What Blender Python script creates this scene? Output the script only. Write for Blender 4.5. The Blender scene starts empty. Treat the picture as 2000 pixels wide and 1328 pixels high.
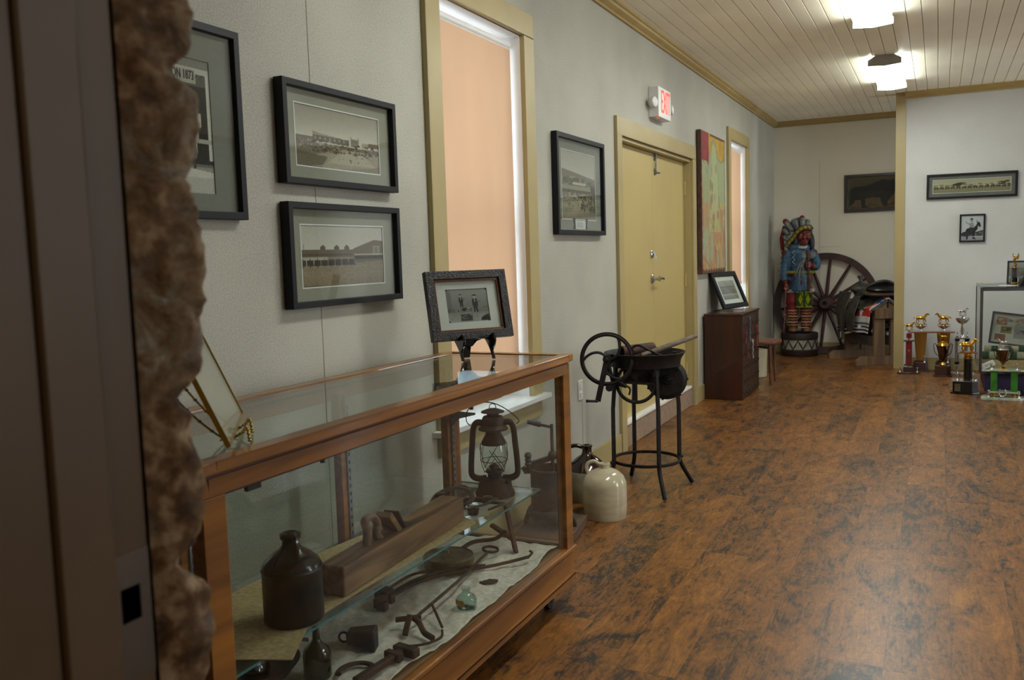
import bpy, math, random
import numpy as np
from mathutils import Vector, Matrix, noise
random.seed(7)
PI = math.pi
COL = bpy.context.scene.collection
# ---------------------------------------------------------------- camera, world, lights, exposure
def setup_camera():
    yaw, pitch, roll, F = 0.4496, 0.09387, -0.030686, 1729.78
    f = Vector((-math.sin(yaw)*math.cos(pitch), math.cos(yaw)*math.cos(pitch), -math.sin(pitch)))
    r = Vector((math.cos(yaw), math.sin(yaw), 0)); u = r.cross(f)
    r2 = r*math.cos(roll)+u*math.sin(roll); u2 = -r*math.sin(roll)+u*math.cos(roll)
    cd = bpy.data.cameras.new('camera'); cam = bpy.data.objects.new('camera', cd); COL.objects.link(cam)
    m = Matrix.Identity(4)
    for i in range(3): m[i][0] = r2[i]; m[i][1] = u2[i]; m[i][2] = -f[i]
    m.translation = Vector((1.89571, 0, 1.33))
    cam.matrix_world = m
    cd.sensor_width = 36; cd.lens = F/2000*36; cd.clip_start = 0.02; cd.clip_end = 100
    cd.dof.use_dof = True; cd.dof.focus_distance = 4.2; cd.dof.aperture_fstop = 6.5
    bpy.context.scene.camera = cam
setup_camera()
SC = bpy.context.scene
SC.view_settings.view_transform = 'Standard'; SC.view_settings.look = 'None'
SC.view_settings.gamma = 1; SC.view_settings.use_curve_mapping = False
SC.view_settings.exposure = 0.0
W = bpy.data.worlds.new('world'); SC.world = W; W.use_nodes = True
W.node_tree.nodes['Background'].inputs[0].default_value = (0.80, 0.90, 1.0, 1)
W.node_tree.nodes['Background'].inputs[1].default_value = 1.8
def area(name, loc, rot, sx, sy, power, col=(1, 1, 1), portal=False, spread=None):
    l = bpy.data.lights.new(name, 'AREA'); l.shape = 'RECTANGLE'; l.size = sx; l.size_y = sy
    l.energy = power; l.color = col
    if spread: l.spread = spread
    if portal: l.cycles.is_portal = True
    o = bpy.data.objects.new(name, l); COL.objects.link(o); o.location = loc; o.rotation_euler = rot
    return o
# daylight arriving at the two left windows and at invented, unseen windows in the right-hand wall
area('daylight_window_near', (-0.42, 3.70, 1.55), (0, -PI/2, 0), 1.9, .95, 16, (.9, .95, 1))
area('daylight_window_far', (-0.42, 9.44, 1.55), (0, -PI/2, 0), 1.9, .95, 16, (.9, .95, 1))
for yy in (4.2, 9.35):
    area('added_daylight_right', (6.5, yy, 1.5), (0, PI/2, 0), 1.9, .85, 62, (.88, .94, 1))  # right-hand windows are made up to bring in this daylight
area('added_daylight_alcove', (6.5, 11.1, 1.5), (0, PI/2, 0), 1.9, .75, 60, (.82, .92, 1))  # extra daylight added to brighten the alcove, its window is made up
area('added_hall_fill', (2.3, -.9, 2.55), (0, 0, 0), .5, .3, 8.5, (1, .80, .55))  # unseen warm fill added to brighten the near door jamb
LENS_STRENGTH = 30.0
# ---------------------------------------------------------------- mesh collector
class G:
    def __init__(s): s.v = []; s.f = []; s.m = []; s.mi = 0; s.T = None
    def add(s, vs, fs):
        b = len(s.v)
        if s.T is not None: vs = [s.T @ Vector(v) for v in vs]
        s.v += [tuple(v) for v in vs]; s.f += [tuple(b+i for i in f) for f in fs]; s.m += [s.mi]*len(fs)
        return s
    def box(s, x0, y0, z0, x1, y1, z1):
        vs = [(x, y, z) for z in (z0, z1) for y in (y0, y1) for x in (x0, x1)]
        return s.add(vs, [(0, 2, 3, 1), (4, 5, 7, 6), (0, 1, 5, 4), (2, 6, 7, 3), (0, 4, 6, 2), (1, 3, 7, 5)])
    def cbox(s, c, d, R=None):
        h = [k/2 for k in d]; vs = []
        for z in (-h[2], h[2]):
            for y in (-h[1], h[1]):
                for x in (-h[0], h[0]):
                    p = Vector((x, y, z)); p = R @ p if R else p; vs.append(p+Vector(c))
        return s.add(vs, [(0, 2, 3, 1), (4, 5, 7, 6), (0, 1, 5, 4), (2, 6, 7, 3), (0, 4, 6, 2), (1, 3, 7, 5)])
    def beam(s, a, b, w, h, up=(0, 0, 1)):
        a = Vector(a); b = Vector(b); d = (b-a); L = d.length; d.normalize()
        u = Vector(up); sd = d.cross(u)
        if sd.length < 1e-4: sd = d.cross(Vector((1, 0, 0)))
        sd.normalize(); u = sd.cross(d)
        R = Matrix((d, sd, u)).transposed()
        return s.cbox((a+b)/2, (L, w, h), R)
    def tube(s, pts, r, n=8, closed=False, cap=True, flat=1.0):
        P = [Vector(p) for p in pts]; k = len(P); rs = r if isinstance(r, (list, tuple)) else [r]*k
        vs = []; fs = []; nrm = None
        for i in range(k):
            if closed: t = P[(i+1) % k]-P[i-1]
            else: t = P[min(i+1, k-1)]-P[max(i-1, 0)]
            t.normalize()
            if nrm is None:
                a = Vector((0, 0, 1)) if abs(t.z) < .9 else Vector((1, 0, 0))
                nrm = t.cross(a).normalized()
            else:
                nrm = (nrm - t*nrm.dot(t))
                nrm = nrm.normalized() if nrm.length > 1e-6 else t.orthogonal().normalized()
            bn = t.cross(nrm)
            for j in range(n):
                a = 2*PI*j/n
                vs.append(P[i]+nrm*math.cos(a)*rs[i]+bn*math.sin(a)*rs[i]*flat)
        for i in range(k if closed else k-1):
            for j in range(n):
                i2 = (i+1) % k
                fs.append((i*n+j, i*n+(j+1) % n, i2*n+(j+1) % n, i2*n+j))
        if cap and not closed:
            fs.append(tuple(range(n))[::-1]); fs.append(tuple((k-1)*n+j for j in range(n)))
        return s.add(vs, fs)
    def cyl(s, a, b, r0, r1=None, n=20): return s.tube([a, b], [r0, r0 if r1 is None else r1], n)
    def ring(s, c, R, r, axis=(0, 0, 1), n=40, m=8, flat=1.0):
        ax = Vector(axis).normalized(); u = ax.orthogonal().normalized(); w = ax.cross(u)
        return s.tube([Vector(c)+u*math.cos(2*PI*i/n)*R+w*math.sin(2*PI*i/n)*R for i in range(n)], r, m, closed=True, flat=flat)
    def lathe(s, prof, c=(0, 0, 0), n=28, axis=None, sx=1, sy=1):
        vs = []; fs = []; c = Vector(c); k = len(prof)
        R = Vector((0, 0, 1)).rotation_difference(Vector(axis)).to_matrix() if axis else None
        for (r, z) in prof:
            for j in range(n):
                a = 2*PI*j/n; p = Vector((r*math.cos(a)*sx, r*math.sin(a)*sy, z))
                if R: p = R @ p
                vs.append(p+c)
        for i in range(k-1):
            for j in range(n): fs.append((i*n+j, i*n+(j+1) % n, (i+1)*n+(j+1) % n, (i+1)*n+j))
        hollow = prof[0] == prof[-1]
        if prof[0][0] > 1e-5 and not hollow: fs.append(tuple(range(n))[::-1])
        if prof[-1][0] > 1e-5 and not hollow: fs.append(tuple((k-1)*n+j for j in range(n)))
        return s.add(vs, fs)
    def ell(s, c, r, n=16, m=10, R=None):
        vs = []; fs = []; c = Vector(c)
        for i in range(m+1):
            t = PI*i/m
            for j in range(n):
                a = 2*PI*j/n; p = Vector((r[0]*math.sin(t)*math.cos(a), r[1]*math.sin(t)*math.sin(a), -r[2]*math.cos(t)))
                if R: p = R @ p
                vs.append(p+c)
        for i in range(m):
            for j in range(n): fs.append((i*n+j, i*n+(j+1) % n, (i+1)*n+(j+1) % n, (i+1)*n+j))
        return s.add(vs, fs)
    def prism(s, poly, d, o=(0, 0, 0), U=(1, 0, 0), V=(0, 0, 1)):
        """polygon in the plane (U,V) through o, extruded by vector d"""
        o = Vector(o); U = Vector(U); V = Vector(V); d = Vector(d); n = len(poly)
        a = [o+U*p[0]+V*p[1] for p in poly]; vs = a+[p+d for p in a]
        fs = [tuple(range(n)), tuple(range(2*n-1, n-1, -1))]+[(i, n+i, n+(i+1) % n, (i+1) % n) for i in range(n)]
        return s.add(vs, fs)
    def build(s, name, mat, parent=None, bevel=0, smooth=True, sub=0, remesh=0, loc=None, ang=40, solid=0):
        me = bpy.data.meshes.new(name); me.from_pydata(s.v, [], s.f); me.update()
        mats = mat if isinstance(mat, (list, tuple)) else [mat]
        for m in mats: me.materials.append(m)
        if len(mats) > 1: me.polygons.foreach_set('material_index', s.m)
        import bmesh
        bm = bmesh.new(); bm.from_mesh(me)
        bmesh.ops.remove_doubles(bm, verts=bm.verts, dist=1e-6)
        bmesh.ops.recalc_face_normals(bm, faces=bm.faces); bm.to_mesh(me); bm.free()
        if smooth:
            me.polygons.foreach_set('use_smooth', [True]*len(me.polygons)); me.set_sharp_from_angle(angle=math.radians(ang))
        o = bpy.data.objects.new(name, me); COL.objects.link(o)
        if parent: o.parent = parent
        if loc: o.location = loc
        if solid: md = o.modifiers.new('thickness', 'SOLIDIFY'); md.thickness = solid; md.offset = 0
        if remesh:
            md = o.modifiers.new('blend', 'REMESH'); md.mode = 'VOXEL'; md.voxel_size = remesh; md.use_smooth_shade = True
            sm = o.modifiers.new('soft', 'SMOOTH'); sm.iterations = 3; sm.factor = .5
        if bevel:
            md = o.modifiers.new('bevel', 'BEVEL'); md.width = bevel; md.segments = 2; md.limit_method = 'ANGLE'
        if sub:
            md = o.modifiers.new('sub', 'SUBSURF'); md.levels = sub; md.render_levels = sub
        return o
def thing(name, label, cat, loc=(0, 0, 0), rotz=0, group=None, rot=None):
    o = bpy.data.objects.new(name, None); COL.objects.link(o); o.location = loc
    o.rotation_euler = rot if rot else (0, 0, rotz); o.empty_display_size = .1
    o['label'] = label; o['category'] = cat
    if group: o['group'] = group
    return o
def tag(o, label, cat, group=None, kind=None):
    o['label'] = label; o['category'] = cat
    if group: o['group'] = group
    if kind: o['kind'] = kind
    return o
def struct(o): o['kind'] = 'structure'; return o
def lab(o, t): o['label'] = t; return o
def arc(c, R, a0, a1, n=16, U=(1, 0, 0), V=(0, 0, 1)):
    c = Vector(c); U = Vector(U); V = Vector(V)
    return [c+U*math.cos(a0+(a1-a0)*i/n)*R+V*math.sin(a0+(a1-a0)*i/n)*R for i in range(n+1)]
def spline(pts, k=6):
    P = [Vector(p) for p in pts]; out = []
    for i in range(len(P)-1):
        p0 = P[max(i-1, 0)]; p1 = P[i]; p2 = P[i+1]; p3 = P[min(i+2, len(P)-1)]
        for j in range(k):
            t = j/k
            out.append(.5*((2*p1)+(-p0+p2)*t+(2*p0-5*p1+4*p2-p3)*t*t+(-p0+3*p1-3*p2+p3)*t**3))
    out.append(P[-1]); return out
# ---------------------------------------------------------------- materials
def srgb(h):
    c = [int(h[i:i+2], 16)/255 for i in (0, 2, 4)]
    return tuple((x/12.92 if x <= .04045 else ((x+.055)/1.055)**2.4) for x in c)
def base(name):
    m = bpy.data.materials.new(name); m.use_nodes = True; nt = m.node_tree
    return m, nt, nt.nodes['Principled BSDF']
def N(nt, t, **k):
    n = nt.nodes.new(t)
    for a, b in k.items():
        if a.startswith('i_'):
            key = a[2:]; key = int(key) if key.isdigit() else key.replace('_', ' ')
            n.inputs[key].default_value = b
        else: setattr(n, a, b)
    return n
def ramp(nt, fac, stops):
    r = nt.nodes.new('ShaderNodeValToRGB'); e = r.color_ramp.elements
    while len(e) > 1: e.remove(e[-1])
    e[0].position = stops[0][0]; e[0].color = (*stops[0][1], 1)
    for p, c in stops[1:]: q = e.new(p); q.color = (*c, 1)
    nt.links.new(fac, r.inputs[0]); return r.outputs[0]
def mat(name, col, rough=.5, metal=0, var=.12, scale=8, bump=0, bscale=60, col2=None, stretch=None, coat=0, dist=0, lo=.35, hi=.65, spec=.5):
    m, nt, b = base(name); col = srgb(col) if isinstance(col, str) else col
    c2 = srgb(col2) if isinstance(col2, str) else col2
    tc = N(nt, 'ShaderNodeTexCoord'); src = tc.outputs['Object']
    if stretch:
        mp = N(nt, 'ShaderNodeMapping'); mp.inputs['Scale'].default_value = stretch; nt.links.new(src, mp.inputs[0]); src = mp.outputs[0]
    nz = N(nt, 'ShaderNodeTexNoise', i_Scale=scale, i_Detail=6.0, i_Distortion=float(dist)); nt.links.new(src, nz.inputs['Vector'])
    a = tuple(max(0, x*(1-var)) for x in col) if c2 is None else col
    z = tuple(min(1, x*(1+var)) for x in col) if c2 is None else c2
    nt.links.new(ramp(nt, nz.outputs['Fac'], [(lo, a), (hi, z)]), b.inputs['Base Color'])
    b.inputs['Roughness'].default_value = rough; b.inputs['Metallic'].default_value = metal
    b.inputs['Specular IOR Level'].default_value = spec
    b.inputs['Coat Weight'].default_value = coat
    if bump:
        n2 = N(nt, 'ShaderNodeTexNoise', i_Scale=bscale, i_Detail=4.0); nt.links.new(src, n2.inputs['Vector'])
        bp = N(nt, 'ShaderNodeBump', i_Strength=bump, i_Distance=.01); nt.links.new(n2.outputs['Fac'], bp.inputs['Height']); nt.links.new(bp.outputs[0], b.inputs['Normal'])
    return m
def glassm(name, tint=(.96, .98, .97), ior=1.5, rough=0.0, dust=0):
    m, nt, b = base(name); nt.nodes.remove(b); out = nt.nodes['Material Output']
    t = N(nt, 'ShaderNodeBsdfTransparent'); t.inputs[0].default_value = (*tint, 1)
    g = N(nt, 'ShaderNodeBsdfGlossy'); g.inputs['Roughness'].default_value = rough
    fr = N(nt, 'ShaderNodeFresnel'); ge = N(nt, 'ShaderNodeNewGeometry'); mr = N(nt, 'ShaderNodeMapRange'); mr.inputs[3].default_value = ior; mr.inputs[4].default_value = 1/ior
    nt.links.new(ge.outputs['Backfacing'], mr.inputs[0]); nt.links.new(mr.outputs[0], fr.inputs[0]); mx = N(nt, 'ShaderNodeMixShader')
    nt.links.new(fr.outputs[0], mx.inputs[0]); nt.links.new(t.outputs[0], mx.inputs[1]); nt.links.new(g.outputs[0], mx.inputs[2])
    last = mx.outputs[0]
    if dust:
        d = N(nt, 'ShaderNodeBsdfDiffuse'); d.inputs[0].default_value = (.62, .66, .8, 1)
        tc = N(nt, 'ShaderNodeTexCoord'); nz = N(nt, 'ShaderNodeTexNoise', i_Scale=4.0, i_Detail=5.0, i_Distortion=1.5)
        nt.links.new(tc.outputs['Object'], nz.inputs['Vector'])
        ma = N(nt, 'ShaderNodeMapRange'); ma.inputs[1].default_value = .35; ma.inputs[2].default_value = .75; ma.inputs[4].default_value = dust
        nt.links.new(nz.outputs['Fac'], ma.inputs[0])
        m2 = N(nt, 'ShaderNodeMixShader'); nt.links.new(ma.outputs[0], m2.inputs[0]); nt.links.new(last, m2.inputs[1]); nt.links.new(d.outputs[0], m2.inputs[2]); last = m2.outputs[0]
    nt.links.new(last, out.inputs[0]); return m
def emis(name, col, st):
    m, nt, b = base(name); b.inputs['Base Color'].default_value = (*col, 1)
    b.inputs['Emission Color'].default_value = (*col, 1); b.inputs['Emission Strength'].default_value = st; return m
def vcol(name, rough=.6, spec=.3, bump=0):
    m, nt, b = base(name); a = N(nt, 'ShaderNodeVertexColor', layer_name='art')
    nt.links.new(a.outputs[0], b.inputs['Base Color']); b.inputs['Roughness'].default_value = rough; b.inputs['Specular IOR Level'].default_value = spec
    if bump:
        tc = N(nt, 'ShaderNodeTexCoord'); n2 = N(nt, 'ShaderNodeTexNoise', i_Scale=120.0, i_Detail=4.0); nt.links.new(tc.outputs['Object'], n2.inputs['Vector'])
        bp = N(nt, 'ShaderNodeBump', i_Strength=bump, i_Distance=.01); nt.links.new(n2.outputs['Fac'], bp.inputs['Height']); nt.links.new(bp.outputs[0], b.inputs['Normal'])
    return m
def wood(name, a, b2, rough=.4, axis=1, scale=14, coat=0, bump=.05):
    s = [1, 1, 1]; s[axis] = .09
    return mat(name, a, rough, 0, col2=b2, scale=scale, stretch=tuple(s), coat=coat, dist=1.2, bump=bump, bscale=40, lo=.3, hi=.7)
def wall_material(name, c1, c2):
    m, nt, b = base(name); tc = N(nt, 'ShaderNodeTexCoord')
    n1 = N(nt, 'ShaderNodeTexNoise', i_Scale=1.3, i_Detail=4.0); nt.links.new(tc.outputs['Object'], n1.inputs['Vector'])
    n2 = N(nt, 'ShaderNodeTexNoise', i_Scale=170.0, i_Detail=3.0); nt.links.new(tc.outputs['Object'], n2.inputs['Vector'])
    mx = N(nt, 'ShaderNodeMath', operation='MULTIPLY_ADD'); mx.inputs[1].default_value = .5
    nt.links.new(n2.outputs['Fac'], mx.inputs[0]); h = N(nt, 'ShaderNodeMath', operation='MULTIPLY'); h.inputs[1].default_value = .5
    nt.links.new(n1.outputs['Fac'], h.inputs[0]); nt.links.new(h.outputs[0], mx.inputs[2])
    nt.links.new(ramp(nt, mx.outputs[0], [(.36, srgb(c1)), (.58, srgb(c2))]), b.inputs['Base Color'])
    b.inputs['Roughness'].default_value = .62; b.inputs['Specular IOR Level'].default_value = .25
    bp = N(nt, 'ShaderNodeBump', i_Strength=.22, i_Distance=.004); nt.links.new(n2.outputs['Fac'], bp.inputs['Height']); nt.links.new(bp.outputs[0], b.inputs['Normal'])
    return m
def floor_material():
    m, nt, b = base('distressed_laminate'); L = nt.links.new
    tc = N(nt, 'ShaderNodeTexCoord'); sp = N(nt, 'ShaderNodeSeparateXYZ'); L(tc.outputs['Object'], sp.inputs[0])
    def mth(op, a, bb=None, c=None):
        n = N(nt, 'ShaderNodeMath', operation=op)
        for i, q in enumerate((a, bb, c)):
            if q is None: continue
            if isinstance(q, (int, float)): n.inputs[i].default_value = q
            else: L(q, n.inputs[i])
        return n.outputs[0]
    cx = mth('DIVIDE', sp.outputs[0], .195); ci = mth('FLOOR', cx)
    wn = N(nt, 'ShaderNodeTexWhiteNoise', noise_dimensions='1D'); L(ci, wn.inputs['W'])
    ry = mth('ADD', mth('DIVIDE', sp.outputs[1], 1.2), mth('MULTIPLY', wn.outputs['Value'], 7.0)); ri = mth('FLOOR', ry)
    cb = N(nt, 'ShaderNodeCombineXYZ'); L(ci, cb.inputs[0]); L(ri, cb.inputs[1])
    w2 = N(nt, 'ShaderNodeTexWhiteNoise', noise_dimensions='2D'); L(cb.outputs[0], w2.inputs['Vector'])
    off = N(nt, 'ShaderNodeVectorMath', operation='SCALE'); off.inputs['Scale'].default_value = 9.0; L(w2.outputs['Color'], off.inputs[0])
    ad = N(nt, 'ShaderNodeVectorMath', operation='ADD'); L(tc.outputs['Object'], ad.inputs[0]); L(off.outputs[0], ad.inputs[1])
    mp = N(nt, 'ShaderNodeMapping'); mp.inputs['Scale'].default_value = (1, .42, 1); L(ad.outputs[0], mp.inputs[0])
    big = N(nt, 'ShaderNodeTexNoise', i_Scale=8.0, i_Detail=8.0, i_Roughness=.68, i_Distortion=1.3); L(mp.outputs[0], big.inputs['Vector'])
    mp2 = N(nt, 'ShaderNodeMapping'); mp2.inputs['Scale'].default_value = (1, .13, 1); L(ad.outputs[0], mp2.inputs[0])
    fin = N(nt, 'ShaderNodeTexNoise', i_Scale=42.0, i_Detail=5.0, i_Distortion=2.2); L(mp2.outputs[0], fin.inputs['Vector'])
    mp3 = N(nt, 'ShaderNodeMapping'); mp3.inputs['Scale'].default_value = (1, .5, 1); L(ad.outputs[0], mp3.inputs[0])
    spk = N(nt, 'ShaderNodeTexNoise', i_Scale=26.0, i_Detail=8.0, i_Roughness=.75, i_Distortion=2.5); L(mp3.outputs[0], spk.inputs['Vector'])
    v = mth('ADD', mth('MULTIPLY', big.outputs['Fac'], .44), mth('ADD', mth('MULTIPLY', fin.outputs['Fac'], .24), mth('MULTIPLY', spk.outputs['Fac'], .32)))
    v = mth('ADD', v, mth('MULTIPLY', mth('SUBTRACT', w2.outputs['Value'], .5), .06))
    c = ramp(nt, v, [(.38, srgb('1c1714')), (.435, srgb('38291f')), (.475, srgb('65411e')), (.535, srgb('7e5024')), (.63, srgb('9e692b'))])
    # narrow joints between planks
    fx = mth('FRACT', cx); fy = mth('FRACT', ry)
    jx = mth('LESS_THAN', mth('ABSOLUTE', mth('SUBTRACT', fx, .5)), .494); jy = mth('LESS_THAN', mth('ABSOLUTE', mth('SUBTRACT', fy, .5)), .4985)
    j = mth('MULTIPLY', jx, jy)
    mx = N(nt, 'ShaderNodeMix', data_type='RGBA'); L(mth('MAXIMUM', j, .55), mx.inputs[0]); mx.inputs[6].default_value = (.02, .012, .008, 1); L(c, mx.inputs[7])
    L(mx.outputs[2], b.inputs['Base Color'])
    rr = N(nt, 'ShaderNodeMapRange'); rr.inputs[3].default_value = .42; rr.inputs[4].default_value = .30; L(spk.outputs['Fac'], rr.inputs[0]); L(rr.outputs[0], b.inputs['Roughness'])
    b.inputs['Specular IOR Level'].default_value = .5
    bp = N(nt, 'ShaderNodeBump', i_Strength=.10, i_Distance=.003); L(fin.outputs['Fac'], bp.inputs['Height']); L(bp.outputs[0], b.inputs['Normal'])
    return m
def blind_material():
    m, nt, b = base('blind_fabric'); nt.nodes.remove(b); L = nt.links.new
    tc = N(nt, 'ShaderNodeTexCoord'); mp = N(nt, 'ShaderNodeMapping'); mp.inputs['Scale'].default_value = (1, 1, .25); L(tc.outputs['Object'], mp.inputs[0])
    nz = N(nt, 'ShaderNodeTexNoise', i_Scale=5.0, i_Detail=3.0); L(mp.outputs[0], nz.inputs['Vector'])
    c = ramp(nt, nz.outputs['Fac'], [(.3, srgb('dbc0a6')), (.7, srgb('e0c6ac'))])
    d = N(nt, 'ShaderNodeBsdfDiffuse'); t = N(nt, 'ShaderNodeBsdfTranslucent'); mx = N(nt, 'ShaderNodeMixShader', i_0=.42)
    L(c, d.inputs[0]); L(c, t.inputs[0]); L(d.outputs[0], mx.inputs[1]); L(t.outputs[0], mx.inputs[2]); L(mx.outputs[0], nt.nodes['Material Output'].inputs[0])
    return m
M_FLOOR = floor_material()
M_WALL = wall_material('wall_paint', '99968a', 'b5b2a4'); M_PART = wall_material('partition_paint', 'bcbcb8', 'cdcdca'); M_BACK = wall_material('alcove_paint', 'd9d1be', 'e4dccb')
M_CEIL = mat('ceiling_paint', 'fbf2dc', .45, var=.06, scale=1.6); M_TRIM = mat('trim_paint', 'a69566', .42, var=.05, scale=3)
M_DOOR = mat('door_paint', 'b39f66', .42, var=.04, scale=2); M_CROWN = mat('crown_paint', 'a58c55', .45, var=.06)
M_JAMB = mat('jamb_paint', '5d4830', .45, var=.05, spec=.3); M_WHITE = mat('white_paint', 'e2e0dc', .4, var=.03)
M_CONC = mat('threshold_concrete', '8e7660', .8, var=.14, scale=30, bump=.2); M_DARK = mat('hall_paint', '6d6154', .7)
M_BLIND = blind_material(); M_BLACK = mat('black_frame', '141416', .5, var=.08, scale=40, spec=.25); M_MATTE = mat('black_matte', '141312', .55)
M_GLASS = glassm('pane_glass'); M_WINGLASS = glassm('window_glass', (.97, .99, 1)); M_SHELFGLASS = glassm('shelf_glass', (.93, .97, .95), 1.5)
M_TOPGLASS = glassm('top_glass', (.92, .96, .94), 1.55); M_FRONTGLASS = glassm('front_glass', (.96, .98, .97), 1.27); M_DUSTGLASS = glassm('dusty_glass', (.94, .96, .97), 1.45, 0, .14); M_GEDGE = mat('glass_edge', '3f7478', .15, var=.1)
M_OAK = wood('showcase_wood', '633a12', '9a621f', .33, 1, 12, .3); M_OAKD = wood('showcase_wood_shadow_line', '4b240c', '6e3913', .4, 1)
M_IRON = mat('cast_iron', '1d1816', .55, .5, var=.3, scale=30, bump=.25, bscale=90); M_RUST = mat('rusty_iron', '2f221b', .75, .3, col2='4a3122', scale=25, bump=.3, bscale=110)
M_STEEL = mat('galvanised_steel', '7e8384', .4, .7, var=.15, scale=40); M_CHROME = mat('chrome', 'b9babd', .14, 1, var=.05); M_GOLD = mat('gold_plating', 'd0a040', .2, 1, var=.15, scale=40)
M_BRASS = mat('brass_wire', 'b59640', .25, 1); M_SILVER = mat('silver_plating', 'c3c3c6', .2, .95, var=.1); M_PLATE = mat('wall_plate', 'd9d8d4', .35, var=.02)
# ---------------------------------------------------------------- pictures: a small painter that colours the vertices of a grid
class Cv:
    def __init__(s, w, h, bg): s.w = w; s.h = h; s.a = np.zeros((h, w, 3)); s.a[:] = s.c(bg); s.Y, s.X = np.mgrid[0:h, 0:w]; s.X = s.X/(w-1); s.Y = s.Y/(h-1); s.r = np.random.RandomState(3)
    def c(s, h): return np.array([int(h[i:i+2], 16)/255 for i in (0, 2, 4)]) if isinstance(h, str) else np.array(h, float)
    def put(s, m, c, al=1.0): s.a[m] = s.a[m]*(1-al)+s.c(c)*al
    def rect(s, x0, y0, x1, y1, c, al=1.0): s.put((s.X >= x0) & (s.X <= x1) & (s.Y >= y0) & (s.Y <= y1), c, al); return s
    def ell(s, x, y, rx, ry, c, al=1.0): s.put(((s.X-x)/rx)**2+((s.Y-y)/ry)**2 <= 1, c, al); return s
    def poly(s, P, c, al=1.0):
        ins = np.zeros(s.X.shape, bool); n = len(P)
        for i in range(n):
            (x1, y1), (x2, y2) = P[i], P[(i+1) % n]
            if y1 == y2: continue
            cnd = ((y1 > s.Y) != (y2 > s.Y)) & (s.X < (x2-x1)*(s.Y-y1)/(y2-y1)+x1); ins ^= cnd
        s.put(ins, c, al); return s
    def line(s, P, w, c, al=1.0, asp=1.0):
        m = np.zeros(s.X.shape, bool)
        for (x1, y1), (x2, y2) in zip(P[:-1], P[1:]):
            dx = (x2-x1)*asp; dy = y2-y1; L = dx*dx+dy*dy+1e-9
            t = np.clip((((s.X-x1)*asp)*dx+(s.Y-y1)*dy)/L, 0, 1)
            m |= np.hypot((s.X-x1)*asp-t*dx, s.Y-y1-t*dy) < w/2
        s.put(m, c, al); return s
    def grad(s, y0, y1, c0, c1):
        t = np.clip((s.Y-y0)/(y1-y0), 0, 1)[..., None]; m = (s.Y >= y0) & (s.Y <= y1)
        s.a[m] = (s.c(c0)*(1-t)+s.c(c1)*t)[m]; return s
    def noise(s, y0, y1, amt, k=3, kx=None):
        h = s.h//k+2; w = s.w//(kx or k)+2; n = s.r.rand(h, w); n = np.repeat(np.repeat(n, k, 0), (kx or k), 1)[:s.h, :s.w]
        m = (s.Y >= y0) & (s.Y <= y1); s.a[m] += ((n-.5)*amt)[m][:, None]; return s
    def blobs(s, n, y0, y1, r, cs, x0=0, x1=1, al=.8):
        for i in range(n): s.ell(x0+(x1-x0)*s.r.rand(), y0+(y1-y0)*s.r.rand(), r*(.4+s.r.rand()), r*(.5+s.r.rand()), cs[i % len(cs)], al)
        return s
    def mesh(s, name, W, H, material, parent, loc, fn=None):
        w, h = s.w, s.h; X = (s.X-.5)*W; Z = s.Y*H; D = fn(s.X, s.Y) if fn else np.zeros_like(X)
        v = np.stack([X, D, Z], -1).reshape(-1, 3); i = np.arange(w*h).reshape(h, w)
        f = np.stack([i[:-1, :-1], i[:-1, 1:], i[1:, 1:], i[1:, :-1]], -1).reshape(-1, 4)
        me = bpy.data.meshes.new(name); me.from_pydata(v.tolist(), [], f.tolist()); me.update()
        at = me.color_attributes.new('art', 'FLOAT_COLOR', 'POINT'); c = np.clip(s.a, 0, 1); c = np.where(c <= .04045, c/12.92, ((c+.055)/1.055)**2.4)
        at.data.foreach_set('color', np.concatenate([c.reshape(-1, 3), np.ones((w*h, 1))], 1).ravel().astype(np.float32))
        me.materials.append(material); o = bpy.data.objects.new(name, me); COL.objects.link(o); o.parent = parent; o.location = loc
        return o
M_PRINT = vcol('printed_paper', .7, .1); M_PAINT = vcol('oil_paint', .5, .4, .3); M_WEAVE = vcol('woven_cloth', .9, .1, .5)
def text(name, body, size, material, parent, loc, rot=(PI/2, 0, 0), depth=.0006, sx=1.0):
    cu = bpy.data.curves.new(name, 'FONT'); cu.body = body; cu.size = size; cu.extrude = depth; cu.align_x = 'CENTER'; cu.align_y = 'CENTER'; cu.resolution_u = 3
    t = bpy.data.objects.new(name, cu); COL.objects.link(t); dg = bpy.context.evaluated_depsgraph_get(); dg.update()
    me = bpy.data.meshes.new_from_object(t.evaluated_get(dg)); bpy.data.objects.remove(t); me.materials.clear(); me.materials.append(material)
    o = bpy.data.objects.new(name, me); COL.objects.link(o); o.parent = parent; o.location = loc; o.rotation_euler = rot; o.scale = (sx, 1, 1); return o
def rframe(g, W, H, w, d, y0=0.0, z0=0.0):
    """mitred rectangular frame in the XZ plane, front at y=y0-d"""
    a = [(-W/2, z0), (W/2, z0), (W/2, z0+H), (-W/2, z0+H)]; b = [(-W/2+w, z0+w), (W/2-w, z0+w), (W/2-w, z0+H-w), (-W/2+w, z0+H-w)]
    for i in range(4):
        j = (i+1) % 4; q = [a[i], a[j], b[j], b[i]]
        vs = [(p[0], y0, p[1]) for p in q]+[(p[0], y0-d, p[1]) for p in q]
        g.add(vs, [(0, 1, 2, 3), (7, 6, 5, 4)]+[(k, (k+1) % 4, 4+(k+1) % 4, 4+k) for k in range(4)])
    return g
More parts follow.
